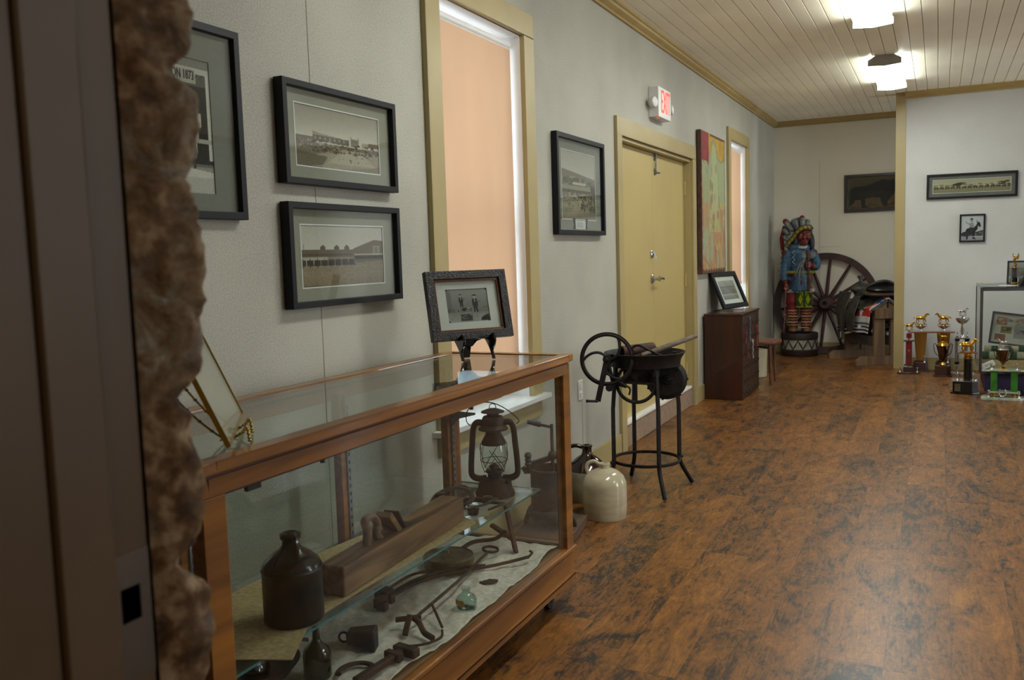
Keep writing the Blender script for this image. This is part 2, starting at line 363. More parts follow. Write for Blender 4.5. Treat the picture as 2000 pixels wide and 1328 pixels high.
def picture(label, name, cat, W, H, w, d, cv, loc, rotz=0, rot=None, fmat=None, mmat=None, mx=.06, mt=.06, mb=.06, group=None, inner=None, core=True, pmat=None, bevel=.0015):
    """framed picture: face towards local -y, origin at the bottom centre of its back"""
    t = thing(name, label, cat, loc, rotz, group, rot)
    rframe(G(), W, H, w, d).build('frame', fmat or M_BLACK, t, bevel=bevel, smooth=False)
    if inner: rframe(G(), W-2*w+.004, H-2*w+.004, inner[0], inner[1], z0=w-.002, y0=-d*.2).build('inner_lip', inner[2], t, smooth=False)
    G().box(-W/2+w*.5, -.004, w*.5, W/2-w*.5, -.001, H-w*.5).build('backing_board', M_MATTE, t)
    iw = W-2*w; ih = H-2*w; pw = iw-2*mx; ph = ih-mt-mb
    if mmat:
        g = G()
        for x0, z0, x1, z1 in ((-iw/2-.004, -.004, iw/2+.004, mb), (-iw/2-.004, ih-mt, iw/2+.004, ih+.004), (-iw/2-.004, mb, -iw/2+mx, ih-mt), (iw/2-mx, mb, iw/2+.004, ih-mt)):
            g.box(x0, -.0095, z0+w, x1, -.0065, z1+w)
        g.build('mat_board', mmat, t, smooth=False)
        if core:
            rframe(G(), pw, ph, .0035, .0025, y0=-.0075, z0=w+mb).build('mat_bevel', M_WHITE, t, smooth=False)
    cv.mesh('print', pw, ph, pmat or M_PRINT, t, (0, -.0062, w+mb))
    G().box(-W/2+w*.6, -d*.62-.002, w*.6, W/2-w*.6, -d*.62, H-w*.6).build('glass_pane', M_GLASS, t)
    return t
# ---------------------------------------------------------------- the room
XR, YB, YP, H = 6.2, 11.73, 10.33, 2.91
struct(G().box(-.2, -2.6, -.06, XR+.2, YB+.2, 0).build('floor', M_FLOOR, smooth=False))
g = G(); g.box(-.2, .45, H+.02, XR+.2, YB+.2, H+.06)
x = 0.0
while x < XR: g.box(x+.0022, .45, H, min(x+.0985, XR)-.0022, YB, H+.025); x += .0985
struct(g.build('ceiling', M_CEIL, smooth=False, bevel=.0025))
def wall_x(name, x0, x1, y0, y1, z1, holes, m):
    g = G(); y = y0
    for (a, b, c, d) in sorted(holes):
        g.box(x0, y, 0, x1, a, z1)
        if c > 0: g.box(x0, a, 0, x1, b, c)
        if d < z1: g.box(x0, a, d, x1, b, z1)
        y = b
    g.box(x0, y, 0, x1, y1, z1); return struct(g.build(name, m, smooth=False))
WIN = [(3.285, 4.12), (9.03, 9.86)]
wall_x('wall_left', -.22, 0, .45, YB+.2, H+.03, [(3.285, 4.12, .605, 2.425), (5.63, 7.50, 0, 2.10), (9.03, 9.86, .605, 2.425)], M_WALL)
wall_x('wall_right', XR, XR+.2, .45, YB+.2, H+.03, [(y-.45, y+.45, .6, 2.5) for y in (4.2, 9.35)]+[(10.72, 11.48, .6, 2.5)], mat('right_wall_paint', 'a09a8c', .7))  # openings invented for the added daylight
struct(G().box(0, YB, 0, XR, YB+.2, H+.03).build('wall_back', M_BACK, smooth=False))
struct(G().box(1.56, YP, 0, XR, YP+.12, H+.03).build('wall_partition', M_PART, smooth=False))
g = G(); g.box(1.20-.006, .45, 2.13, 2.2, .66, H+.03); g.box(2.2, .45, 0, XR, .66, H+.03); g.box(-.2, .45, 0, 1.195, .60, H+.03)
struct(g.build('wall_near', M_PART, smooth=False))
g = G(); g.box(.3, -2.6, 0, .45, .45, 2.7); g.box(3.4, -2.6, 0, 3.55, .45, 2.7); g.box(.3, -2.75, 0, 3.55, -2.6, 2.7); g.box(.3, -2.75, 2.7, 3.55, .45, 2.78)
struct(g.build('wall_entry_hall', M_DARK, smooth=False))
# seams of the wall boards, thin dark joints
def seam(n, y, z0, z1): return struct(G().box(-.001, y, z0, .0012, y+.0022, z1).build('trim_%d' % n, M_JOINT, smooth=False))
M_JOINT = mat('board_joint', '8d876f', .7)
seam(20, 2.438, .135, 1.19); seam(21, 2.438, 1.52, 1.58); seam(22, 4.86, .135, .47); seam(23, 2.438, 1.9, 2.9)
g = G(); g.box(.55, YB-.0012, .3, .553, YB+.001, 2.4); g.box(.55, YB-.0012, 1.33, .80, YB+.001, 1.333); struct(g.build('trim_24', M_JOINT, smooth=False))
# crown mouldings and baseboards
PROF = [(0, 0), (.062, 0), (.062, -.012), (.05, -.018), (.046, -.03), (.026, -.046), (.018, -.05), (.018, -.066), (0, -.066)]
def crown(n, o, U, d): return struct(G().prism(PROF, d, o, U, (0, 0, 1)).build('trim_%d' % n, M_CROWN, ang=30))
crown(1, (0, .66, H), (1, 0, 0), (0, YB-.66, 0)); crown(2, (0, YB, H), (0, -1, 0), (XR, 0, 0)); crown(3, (1.56, YP, H), (0, -1, 0), (XR-1.56, 0, 0)); crown(4, (XR, .66, H), (-1, 0, 0), (0, YP-.66, 0))
def bb(name, x0, y0, x1, y1, h=.135): return struct(G().box(x0, y0, 0, x1, y1, h).build(name, M_TRIM, smooth=False, bevel=.003))
g = G(); g.box(0, .66, 0, .014, 5.54, .135); g.box(0, 7.6, 0, .014, YB, .135); struct(g.build('baseboard_left', M_TRIM, smooth=False, bevel=.003))
bb('baseboard_back', .014, YB-.014, XR, YB); bb('baseboard_partition', 1.6, YP-.014, XR, YP, .13); bb('baseboard_right', XR-.014, .66, XR, YP)
# tan casing closing the end of the partition
struct(G().box(1.474, YP-.022, 0, 1.572, YP+.14, H-.0).build('trim_5', M_TRIM, smooth=False, bevel=.003))
# windows of the left wall
def window(n, y0, y1, z0, z1, blind):
    t = bpy.data.objects.new('window_%d' % n, None); COL.objects.link(t); struct(t)
    g = G(); c = .115; b = .025
    g.box(0, y0-c, z0-.02, b, y0, z1+.0); g.box(0, y1, z0-.02, b, y1+c, z1); g.box(0, y0-c, z1, b, y1+c, z1+c)
    g.build('window_casing', M_TRIM, t, smooth=False, bevel=.002)
    G().box(-.16, y0-.002, z0-.02, 0, y1+.002, z0+.004).box(0.0, y0-c-.035, z0-.02, .062, y1+c+.035, z0+.004).build('window_sill', M_WHITE if n < 3 else M_TRIM, t, smooth=False, bevel=.003)
    G().box(0, y0-c+.005, z0-.115, .02, y1+c-.005, z0-.02).build('window_apron', M_TRIM, t, smooth=False, bevel=.002)
    g = G(); g.box(-.20, y0, z0, 0, y0+.004, z1); g.box(-.20, y1-.004, z0, 0, y1, z1); g.box(-.20, y0, z1-.004, 0, y1, z1)
    g.build('window_reveal', M_WHITE, t, smooth=False)
    g = G()
    for a, bq, cq, dq in ((y0, y0+.045, z0, z1), (y1-.045, y1, z0, z1), (y0+.045, y1-.045, z0, z0+.05), (y0+.045, y1-.045, z1-.05, z1), (y0+.045, y1-.045, (z0+z1)/2-.03, (z0+z1)/2+.03)): g.box(-.19, a, cq, -.145, bq, dq)
    g.box(-.155, y0+.045, z0+.05, -.135, y0+.075, (z0+z1)/2-.03); g.box(-.155, y1-.075, z0+.05, -.135, y1-.045, (z0+z1)/2-.03); g.box(-.155, y0+.075, z0+.05, -.135, y1-.075, z0+.08)
    g.build('window_frame', M_WHITE, t, smooth=False, bevel=.003)
    G().box(-.17, y0+.04, z0+.04, -.166, y1-.04, z1-.04).build('window_pane', M_WINGLASS, t)
    if blind:
        s = thing('roller_blind', blind[0], 'blind', (-.045, (y0+y1)/2, 0))
        w = (y1-y0)/2-.012
        G().box(-.0008, -w+.002, blind[1], .0008, w-.012, z1-.07).build('shade_fabric', M_BLIND, s)
        G().cyl((-.012, -w, z1-.05), (-.012, w-.01, z1-.05), .02).build('roller_tube', M_WHITE, s)
        G().box(-.005, -w+.002, blind[1]-.02, .005, w-.012, blind[1]+.004).build('bottom_bar', M_BLIND, s)
window(1, 3.285, 4.12, .605, 2.425, ('peach roller blind glowing with daylight in the tall window behind the wooden showcase', .84))
window(2, 9.03, 9.86, .605, 2.425, ('narrow-looking peach roller blind in the far window beside the tall canvas painting', .98))
for i, y in enumerate((4.2, 9.35)):  # frames of the invented right-hand windows, out of view
    t = bpy.data.objects.new('window_%d' % (i+3), None); COL.objects.link(t); struct(t)
    rframe(G(), .9, 1.9, .06, .08, z0=.6).build('window_frame', M_WHITE, t, smooth=False); t.location = (XR+.08, y, 0); t.rotation_euler = (0, 0, -PI/2)
# double door of the left wall
d1 = bpy.data.objects.new('door_1', None); COL.objects.link(d1); struct(d1)
g = G(); g.box(0, 5.535, 0, .022, 5.635, 2.10); g.box(0, 7.495, 0, .022, 7.60, 2.10); g.box(0, 5.535, 2.10, .022, 7.60, 2.215)
g.build('door_casing', M_TRIM, d1, smooth=False, bevel=.002)
g = G(); g.box(-.16, 5.63, .16, 0, 5.655, 2.10); g.box(-.16, 7.475, .16, 0, 7.50, 2.10); g.box(-.16, 5.655, 2.075, 0, 7.475, 2.10); g.build('door_frame', M_TRIM, d1, smooth=False)
for a, b in ((5.658, 6.553), (6.558, 7.472)): G().box(-.10, a, .178, -.055, b, 2.072).build('door_leaf', M_DOOR, d1, smooth=False, bevel=.002)
G().box(-.16, 5.632, .155, -.004, 7.498, .176).build('threshold', M_WHITE, d1, smooth=False, bevel=.003)
struct(G().box(-.18, 5.636, 0, -.012, 7.494, .155).build('trim_6', M_CONC, smooth=False, bevel=.004))
G().box(-.14, 6.45, .18, -.125, 6.7, 2.07).build('door_stop', M_MATTE, d1)
for z in (.33, 1.09, 1.86):
    G().cyl((-.048, 7.474, z-.055), (-.048, 7.474, z+.055), .009, n=10).box(-.056, 7.44, z-.05, -.054, 7.474, z+.05).build('hinge', M_DOOR, d1)
g = G(); g.box(-.055, 6.60, 1.91, -.05, 6.63, 1.96).box(-.055, 6.60, 2.02, -.05, 6.63, 2.07).cyl((-.042, 6.615, 1.915), (-.042, 6.615, 2.085), .006, n=8).box(-.05, 6.605, 2.03, -.034, 6.625, 2.05).box(-.05, 6.605, 1.92, -.034, 6.625, 1.945).cyl((-.042, 6.615, 1.93), (-.012, 6.625, 1.925), .006, n=8)
g.build('surface_bolt', M_STEEL, d1)
g = G(); g.lathe([(.03, 0), (.03, .006), (.022, .012), (0, .013)], (-.055, 6.505, 1.315), axis=(1, 0, 0)).beam((-.040, 6.505, 1.335), (-.022, 6.520, 1.285), .008, .012); g.build('deadbolt', M_CHROME, d1)
g = G(); g.lathe([(.034, 0), (.034, .008), (.024, .016), (.013, .02), (.013, .05), (.02, .055), (.02, .065), (0, .068)], (-.055, 6.505, 1.13), axis=(1, 0, 0)).tube(spline([(.002, 6.505, 1.13), (.008, 6.55, 1.132), (.004, 6.62, 1.125)]), .010, 8); g.build('door_handle', M_CHROME, d1)
# door jamb and rough stone of the near opening
dj = bpy.data.objects.new('door_2', None); COL.objects.link(dj); struct(dj)
g = G(); g.box(1.17, .43, 0, 1.2, .606, 2.13); g.box(1.2, .498, 0, 1.216, .556, 2.13); g.box(1.2, .432, 0, 1.2105, .498, 2.13)
g.box(1.15, .425, 0, 1.206, .435, 2.15); g.box(2.2, .43, 0, 2.23, .606, 2.13); g.box(1.2, .43, 2.10, 2.2, .606, 2.13)
g.build('door_frame', M_JAMB, dj, smooth=True, bevel=.003)
g = G(); g.box(1.199, .559, .935, 1.2012, .604, .992).box(1.199, .559, 1.026, 1.2012, .604, 1.06).box(1.199, .559, .992, 1.2012, .569, 1.026).box(1.199, .592, .992, 1.2012, .604, 1.026)
g.build('strike_plate', mat('strike_metal', '5a5046', .4, .6), dj, smooth=False); G().box(1.1995, .569, .992, 1.2003, .592, 1.026).build('strike_hole', mat('latch_hole_shade', '020202', 1, spec=0), dj)  # hole is a flat patch, its darkness put into the colour
EDGE = [(2.2, .664), (1.589, .668), (1.569, .669), (1.544, .665), (1.532, .657), (1.524, .650), (1.519, .646), (1.506, .656), (1.502, .668), (1.491, .671), (1.456, .672), (1.431, .671), (1.423, .661), (1.417, .653), (1.414, .664), (1.391, .663), (1.36, .671), (1.33, .668), (1.289, .665), (1.258, .662), (1.228, .659), (1.215, .652), (1.207, .642), (1.198, .635), (1.190, .638), (1.181, .646), (1.157, .650), (1.135, .654), (1.108, .656), (1.082, .654), (1.062, .648), (1.049, .640), (1.043, .632), (1.036, .626), (1.026, .632), (1.016, .643), (1.007, .653), (.975, .653), (.908, .647), (.7, .65), (.68, .63), (.66, .65), (.4, .65), (.38, .63), (.36, .655), (.1, .65), (0, .65)]
ez = [e[0] for e in EDGE][::-1]; ey = [e[1] for e in EDGE][::-1]
def stone():
    zs = list(np.arange(0, 2.13, .006)); nu = 26; vs = []; fs = []
    for z in zs:
        ye = float(np.interp(z, ez, ey))+.005; dip = max(0, .668-ye)
        for i in range(nu+1):
            t = i/nu
            if t < .55: q = t/.55; y = .606+(ye-.606)*q; x = 1.203+.026*math.sin(min(1, q*1.1)*PI/2)-dip*.6*q
            else: q = (t-.55)/.45; a = q*PI/2; x = 1.229-dip*.6-.06*(1-math.cos(a))-q*q*.25; y = ye+.012*math.sin(a)-.004*q
            p = Vector((x*14, y*14, z*14)); n1 = noise.noise(p); n2 = noise.noise(p*3.1); n3 = noise.noise(p*8)
            k = min(1, t*5); x += (n1*.010+n2*.005+n3*.003)*k
            if t > .3: y += (n2*.003+n3*.002)
            vs.append((x, y, z))
    for a in range(len(zs)-1):
        for i in range(nu): b = a*(nu+1)+i; fs.append((b, b+1, b+nu+2, b+nu+1))
    g = G(); g.add(vs, fs); g.box(-.2, .602, 0, .95, .655, H+.03); g.box(.9, .602, 2.12, 1.2, .655, H+.03); return g
def stone_material():
    m, nt, b = base('rough_limestone'); L = nt.links.new; tc = N(nt, 'ShaderNodeTexCoord')
    n1 = N(nt, 'ShaderNodeTexNoise', i_Scale=22.0, i_Detail=9.0, i_Roughness=.75, i_Distortion=.8); L(tc.outputs['Object'], n1.inputs['Vector'])
    c1 = ramp(nt, n1.outputs['Fac'], [(.33, srgb('281d16')), (.43, srgb('58452f')), (.5, srgb('7b6140')), (.56, srgb('847969')), (.68, srgb('b8ad9e'))])
    n2 = N(nt, 'ShaderNodeTexNoise', i_Scale=5.0, i_Detail=3.0); L(tc.outputs['Object'], n2.inputs['Vector'])
    mx = N(nt, 'ShaderNodeMix', data_type='RGBA'); L(ramp(nt, n2.outputs['Fac'], [(.40, (0, 0, 0)), (.58, (1, 1, 1))]), mx.inputs[0]); L(c1, mx.inputs[6])
    n3 = N(nt, 'ShaderNodeTexNoise', i_Scale=40.0, i_Detail=6.0); L(tc.outputs['Object'], n3.inputs['Vector'])
    L(ramp(nt, n3.outputs['Fac'], [(.35, srgb('402a18')), (.5, srgb('6b4d2e')), (.65, srgb('a48b6e'))]), mx.inputs[7]); L(mx.outputs[2], b.inputs['Base Color'])
    b.inputs['Roughness'].default_value = .8
    bp = N(nt, 'ShaderNodeBump', i_Strength=.6, i_Distance=.006); L(n3.outputs['Fac'], bp.inputs['Height']); L(bp.outputs[0], b.inputs['Normal']); return m
struct(stone().build('wall_stone', stone_material(), ang=180))
# ---------------------------------------------------------------- ceiling lights
M_LENS = emis('lit_lens', (.93, 1, .96), LENS_STRENGTH); M_CAP = mat('fixture_cap', '8f8c86', .5)
def ceiling_light(label):
    t = thing('ceiling_light', label, 'light', (1.47, 6.09, H)); L = .66
    G().box(-.075, -L+.01, -.045, .075, L-.01, 0).box(-.106, -L+.012, -.046, .106, L-.012, -.041).build('housing', M_WHITE, t, smooth=False)  # thin wide plate added above the lens to cut its upward glow
    G().prism([(-.125, -.045), (-.11, -.078), (0, -.088), (.11, -.078), (.125, -.045)], (0, 2*L-.03, 0), (0, -L+.015, 0)).build('lens', M_LENS, t, smooth=False)
    for s in (-1, 1): G().prism([(-.13, -.08), (-.13, -.035), (-.075, -.003), (.075, -.003), (.13, -.035), (.13, -.08), (0, -.091)], (0, .014, 0), (0, s*(L-.007)-.007, 0)).build('end_cap', M_CAP, t, smooth=False)
    return t
def dup(root, loc, rotz=None, label=None, group=None):
    r = root.copy(); COL.objects.link(r); r.location = loc
    if rotz is not None: r.rotation_euler = (0, 0, rotz)
    if label: r['label'] = label
    if group: r['group'] = group
    for ch in list(root.children):
        c = ch.copy(); COL.objects.link(c); c.parent = r
        for q in ch.children: e = q.copy(); COL.objects.link(e); e.parent = c
    return r
cl = ceiling_light('lit fluorescent ceiling light nearest the camera, cut off by the top edge of the photo'); cl['group'] = 'fluorescent ceiling lights'
dup(cl, (1.47, 8.85, H), label='lit fluorescent ceiling light nearer the partition wall, its grey end cap showing')
dup(cl, (1.47, 3.33, H), label='fluorescent ceiling light overhead near the showcase, above the frame of the photo')
for y in (3.33,): dup(cl, (4.5, y, H), label='unseen fluorescent ceiling light added on the right side of the room')  # extra fixture invented out of view as a light source
# ---------------------------------------------------------------- wooden showcase
X0, X1, Y0, Y1, ZT = .135, .65, 1.215, 3.07, .96
sc = thing('display_showcase', 'long wooden glass-topped showcase on casters, full of old tools, along the left wall', 'display case', (0, 0, 0))
def ring_xy(g, x0, y0, x1, y1, z0, z1, w):
    for q in ((x0, y0, x1, y0+w), (x0, y1-w, x1, y1), (x0, y0+w, x0+w, y1-w), (x1-w, y0+w, x1, y1-w)): g.box(q[0], q[1], z0, q[2], q[3], z1)
    return g
g = ring_xy(G(), X0-.01, Y0-.01, X1+.012, Y1+.012, ZT-.026, ZT, .042); g.build('top_frame', M_OAK, sc, bevel=.003, smooth=False)
g = ring_xy(G(), X0, Y0, X1, Y1, ZT-.072, ZT-.034, .02); g.build('top_rail', M_OAK, sc, bevel=.002, smooth=False)
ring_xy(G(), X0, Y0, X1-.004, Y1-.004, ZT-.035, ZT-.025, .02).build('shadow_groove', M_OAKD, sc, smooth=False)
for x in (X0, X1-.034):
    for y in (Y0, Y1-.062): G().box(x, y, .10, x+.034, y+.062, ZT-.072).build('corner_post', M_OAK, sc, bevel=.002, smooth=False)
g = ring_xy(G(), X0, Y0, X1, Y1, .115, .215, .02); g.build('base_rail', M_OAK, sc, bevel=.002, smooth=False)
g = ring_xy(G(), X0-.008, Y0-.008, X1+.01, Y1+.01, .209, .226, .03); g = ring_xy(g, X0-.008, Y0-.008, X1+.012, Y1+.012, .098, .122, .03); g.build('base_moulding', M_OAK, sc, bevel=.004, smooth=False)
G().box(X0+.01, Y0+.01, .195, X1-.01, Y1-.01, .222).build('deck_board', wood('plywood_deck', '7a5c3b', '8f6f49', .6), sc)
G().box(X0+.025, Y0+.025, ZT-.008, X1-.025, Y1-.025, ZT-.003).build('top_glass', M_TOPGLASS, sc)
G().box(X1-.012, Y0+.03, .22, X1-.008, Y1-.03, ZT-.04).build('front_glass', M_FRONTGLASS, sc)
G().box(X0+.03, Y1-.018, .22, X1-.03, Y1-.014, ZT-.04).build('end_glass', M_DUSTGLASS, sc); G().box(X0+.03, Y0+.014, .22, X1-.03, Y0+.018, ZT-.04).build('end_glass', M_GLASS, sc)
G().box(X0+.006, Y0+.03, .22, X0+.009, Y1-.03, ZT-.04).build('back_glass', M_GLASS, sc)
G().box(X0+.012, Y1-.05, .226, X1-.02, Y1-.026, .232).box(X1-.05, Y1-.028, .226, X1-.014, Y1-.019, ZT-.05).build('corner_seal', M_MATTE, sc)
for y in (1.62, 2.30, 2.985):
    G().box(X0+.01, y-.022, .222, X0+.04, y+.022, ZT-.05).build('mullion', M_OAK, sc, smooth=False)
    st = G(); st.box(X0+.04, y+.002, .24, X0+.046, y+.020, ZT-.06); so = st.build('shelf_standard', M_STEEL, sc, smooth=False)
    h = G(); z = .26
    while z < ZT-.08: h.box(X0+.0455, y+.008, z, X0+.0468, y+.014, z+.012); z += .026
    h.build('slots', M_MATTE, so)
    b = G().prism([(0, 0), (.36, -.004), (.36, -.012), (.06, -.04), (0, -.075)], (0, .004, 0), (X0+.046, y+.009, .434), (1, 0, 0), (0, 0, 1)); b.build('shelf_bracket', M_STEEL, sc, smooth=False)
    if y > 2.5: G().prism([(0, 0), (.1, -.004), (.1, -.012), (.03, -.03), (0, -.06)], (0, .004, 0), (X0+.046, y+.009, .734), (1, 0, 0), (0, 0, 1)).build('shelf_bracket', M_STEEL, sc, smooth=False)
s1 = G().box(X0+.05, Y0+.03, .436, .532, Y1-.035, .4425).build('glass_shelf', M_SHELFGLASS, sc)
G().box(.532, Y0+.03, .4362, .5332, Y1-.035, .4423).box(X0+.05, Y1-.035, .4362, .532, Y1-.034, .4423).build('shelf_edge', M_GEDGE, s1)
G().box(X1-.03, 1.36, ZT-.092, X1-.02, 1.40, ZT-.07).box(X1-.02, 1.28, ZT-.078, X1-.012, 2.1, ZT-.066).box(X1-.02, 2.45, ZT-.078, X1-.012, 2.52, ZT-.066).cyl((X1-.016, 1.60, ZT-.085), (X1-.016, 1.60, ZT-.07), .006, n=8).cyl((X1-.016, 2.32, ZT-.085), (X1-.016, 2.32, ZT-.07), .006, n=8).build('glass_clip', M_MATTE, sc)
for x in (X0+.07, X1-.07):
    for y in (Y0+.1, Y1-.1): G().cyl((x-.012, y, .031), (x+.012, y, .031), .03).box(x-.02, y-.012, .03, x-.015, y+.012, .09).box(x+.015, y-.012, .03, x+.02, y+.012, .09).box(x-.03, y-.03, .088, x+.03, y+.03, .098).build('caster', M_MATTE, sc)
# linen over the deck
def cloth(name, x0, x1, y0, y1, z, amp, m, edge=None, nx=60, ny=170, seed=0, sink=None):
    vs = []; fs = []
    for j in range(ny+1):
        for i in range(nx+1):
            u = i/nx; v = j/ny; p = Vector((u*3+seed, v*9, 0)); q = Vector((u*8+seed, v*26, 3))
            x = x0+(x1-x0)*u; y = y0+(y1-y0)*v
            e = noise.noise(Vector((v*7+seed, 1.5, 0)))*.018*(u**6); x += e
            h = max(0, noise.noise(p)+.25)*amp+abs(noise.noise(q))*amp*.45+amp*.12*noise.noise(q*2.2)
            if sink: h *= sink(x, y)
            vs.append((x, y, z+.0015+max(0, h)))
    for j in range(ny):
        for i in range(nx): a = j*(nx+1)+i; fs.append((a, a+1, a+nx+2, a+nx+1))
    return G().add(vs, fs).build(name, m, ang=180, solid=.0015)
M_LINEN = mat('white_linen', 'c9c1b1', .9, col2='e2dccf', scale=60, bump=.5, bscale=500)
DZ = .224
c = cloth('linen_cloth', X0+.035, X1-.028, Y0+.035, Y1-.06, DZ, .020, M_LINEN, seed=4.3)
tag(c, 'rumpled white linen cloth lining the bottom of the wooden showcase', 'cloth')
M_KRAFT = mat('straw_mat', '8f7b57', .85, col2='ad976a', scale=70, bump=.3, bscale=400)
SZ = .4425
g = G(); pts = [(X0+.06, 1.42), (.30, 1.38), (.47, 1.45), (.66-.06, 1.50), (.50, 1.69), (.50, 2.05), (.505, 2.56), (.44, 2.60), (.25, 2.56), (.18, 2.0), (.18, 1.5)]
g.prism(pts, (0, 0, .0022), (0, 0, SZ), (1, 0, 0), (0, 1, 0))
tag(g.build('shelf_liner', M_KRAFT, smooth=False), 'tan coarse cloth liner under the brown jug and wooden plane on the glass shelf', 'shelf liner')
SZ += .0024
# brown stoneware jug on the shelf
M_JUG = mat('brown_glaze', '0c0806', .18, col2='1c100b', scale=9, stretch=(1, 1, .4), bump=.05, lo=.4, hi=.7); M_JUGBODY = mat('brown_stoneware', '0e0a08', .45, col2='19100c', scale=14, bump=.15, bscale=50)
t = thing('stoneware_jug', 'dark brown stoneware jug on the glass shelf in the wooden showcase', 'jug', (.455, 1.685, SZ)); R = .074
G().lathe([(R*.94, 0), (R, .006), (R, .128), (R*1.03, .132), (R*1.0, .137)], n=44).build('body', M_JUGBODY, t)
G().lathe([(R*1.0, .133), (R*1.0, .139), (R*.90, .152), (R*.62, .170), (R*.38, .182), (.022, .190), (.020, .202), (.025, .208), (.026, .218), (.018, .222), (.012, .220), (0, .21)], n=44).build('shoulder', M_JUG, t)
G().tube(spline([(.018, -.012, .214), (.030, -.02, .221), (.038, -.026, .206), (.036, -.024, .182)]), [.008]*19, 8).build('handle', M_JUG, t)
# jointer plane
t = thing('jointer_plane', 'long wooden jointer plane lying on the glass shelf beside the brown jug', 'plane', (.435, 2.20, SZ), PI/2+.045)
M_PLANE = wood('worn_beech', '3c2713', '94704a', .6, 0, 16, bump=.15)
a = G().box(-.36, -.042, 0, .36, .042, .083).build('body', M_PLANE, t, bevel=.006, smooth=False)
G().prism([(-.045, .083), (.05, .083), (.02, .0835), (-.045, .0835)], (0, .05, 0), (.0, -.025, .001)).build('throat', M_MATTE, a)
G().tube(spline([(-.18, 0, .083), (-.175, 0, .12), (-.185, 0, .15), (-.17, 0, .158), (-.14, 0, .152), (-.12, 0, .125), (-.128, 0, .095), (-.11, 0, .083)], 5), .013, 10, flat=.8).build('handle', M_PLANE, t)
G().beam((-.03, 0, .08), (-.085, 0, .145), .052, .02, (1, 0, 1)).build('wedge', M_PLANE, t, bevel=.003); G().beam((.0, 0, .083), (-.04, 0, .142), .05, .005, (1, 0, 1)).build('iron', M_RUST, t)
# hurricane lantern
t = thing('hurricane_lantern', 'rusty hurricane lantern with a clear globe and wire bail, on the showcase shelf', 'lantern', (.415, 2.885, SZ-.002), .45)
M_LAN = mat('lantern_rust', '1e1510', .6, .4, col2='37271d', scale=22, bump=.2, bscale=80)
G().lathe([(.062, 0), (.073, .003), (.074, .012), (.064, .03), (.062, .045), (.055, .055), (.034, .062), (.026, .067), (.026, .078), (.034, .084), (.03, .09), (0, .09)], n=36).cyl((.045, -.035, .052), (.05, -.04, .062), .009, n=12).build('font', M_LAN, t)
G().lathe([(.027, .086), (.037, .10), (.046, .125), (.0485, .145), (.046, .165), (.040, .185), (.0385, .185), (.0445, .165), (.047, .145), (.0445, .125), (.036, .102), (.027, .088), (.027, .086)], n=36).build('globe', M_GLASS, t)
G().lathe([(.036, .182), (.0455, .180), (.0455, .188), (.038, .202), (.030, .215), (.028, .228), (.054, .230), (.056, .236), (.046, .242), (.040, .246), (.041, .268), (.036, .276), (.022, .280), (.022, .286), (.044, .290), (.042, .294), (.018, .302), (0, .303)], n=36).ring((0, 0, .308), .012, .0016, (0, 1, .3), 20, 6).build('chimney', M_LAN, t)
G().lathe([(.014, .09), (.02, .098), (.016, .106), (.005, .112), (0, .112)], n=14).build('burner', M_RUST, t)
for s in (-1, 1):
    G().tube(spline([(s*.03, 0, .062), (s*.062, 0, .062), (s*.084, 0, .075), (s*.086, 0, .11), (s*.080, 0, .18), (s*.074, 0, .235), (s*.06, 0, .255), (s*.036, 0, .252)], 6), .0115, 10).build('side_tube', M_LAN, t)
g = G()
for k in range(4):
    a = PI/4+k*PI/2; g.tube([(math.cos(a+q*.9)*(.05+.003*math.sin(k+q*9)), math.sin(a+q*.9)*(.05+.003*math.sin(k+q*9)), .09+.05*q+(.045*q if k % 2 else 0)) for q in (0, .25, .5, .75, 1)], .0014, 6)
    g.tube([(math.cos(a-q*1.1)*.051, math.sin(a-q*1.1)*.051, .092+.075*q) for q in (0, .25, .5, .75, 1)], .0014, 6)
g.ring((0, 0, .125), .0505, .0013, n=30, m=5).build('globe_guard', M_LAN, t)
t.scale = (1, 1, 1.09)
G().tube(spline([(-.084, 0, .245), (-.098, .0, .262), (-.092, -.01, .30), (-.05, -.02, .325), (.0, -.022, .325), (.05, -.02, .302), (.095, -.004, .262), (.086, 0, .248)], 6), .0019, 6).build('bail', M_LAN, t)
# spurs
M_SPUR = mat('dark_leather', '20150d', .5, col2='3d2a15', scale=30, bump=.2)
def spur(label, loc, rz):
    t = thing('spur', label, 'spur', loc, rz, 'spurs on the showcase shelf')
    G().tube([(.045*math.cos(a), .055*math.sin(a), .012) for a in [math.radians(v) for v in range(70, 291, 15)]], .005, 8, flat=1.6).tube([(-.045, 0, .012), (-.07, .0, .016), (-.085, 0, .008)], .005, 8).build('heel_band', M_RUST, t)
    g = G(); c = (-.088, 0, .012)
    g.cyl((c[0], -.002, c[2]), (c[0], .002, c[2]), .008, n=14)
    for k in range(10): a = 2*PI*k/10; g.tube([(c[0], 0, c[2]), (c[0]+math.cos(a)*.018, 0, c[2]+math.sin(a)*.018)], [.0035, .001], 5)
    for i in range(len(g.v)): g.v[i] = (g.v[i][0], g.v[i][1], max(.001, g.v[i][2]))
    g.build('rowel', M_RUST, t)
    G().tube(spline([(.01, .055, .012), (.05, .05, .025), (.085, .015, .035), (.08, -.03, .03), (.04, -.055, .02), (.01, -.055, .012)], 6), .009, 8, flat=.3).tube(spline([(.01, .05, .008), (.06, .06, .012), (.10, .035, .02), (.12, .0, .03), (.10, -.03, .02)], 6), .010, 8, flat=.35).lathe([(.014, 0), (.014, .003), (.005, .006), (0, .006)], (.035, .04, .028)).build('strap', M_SPUR, t)
    t.scale = (1.25, 1.25, 1.25)
    return t
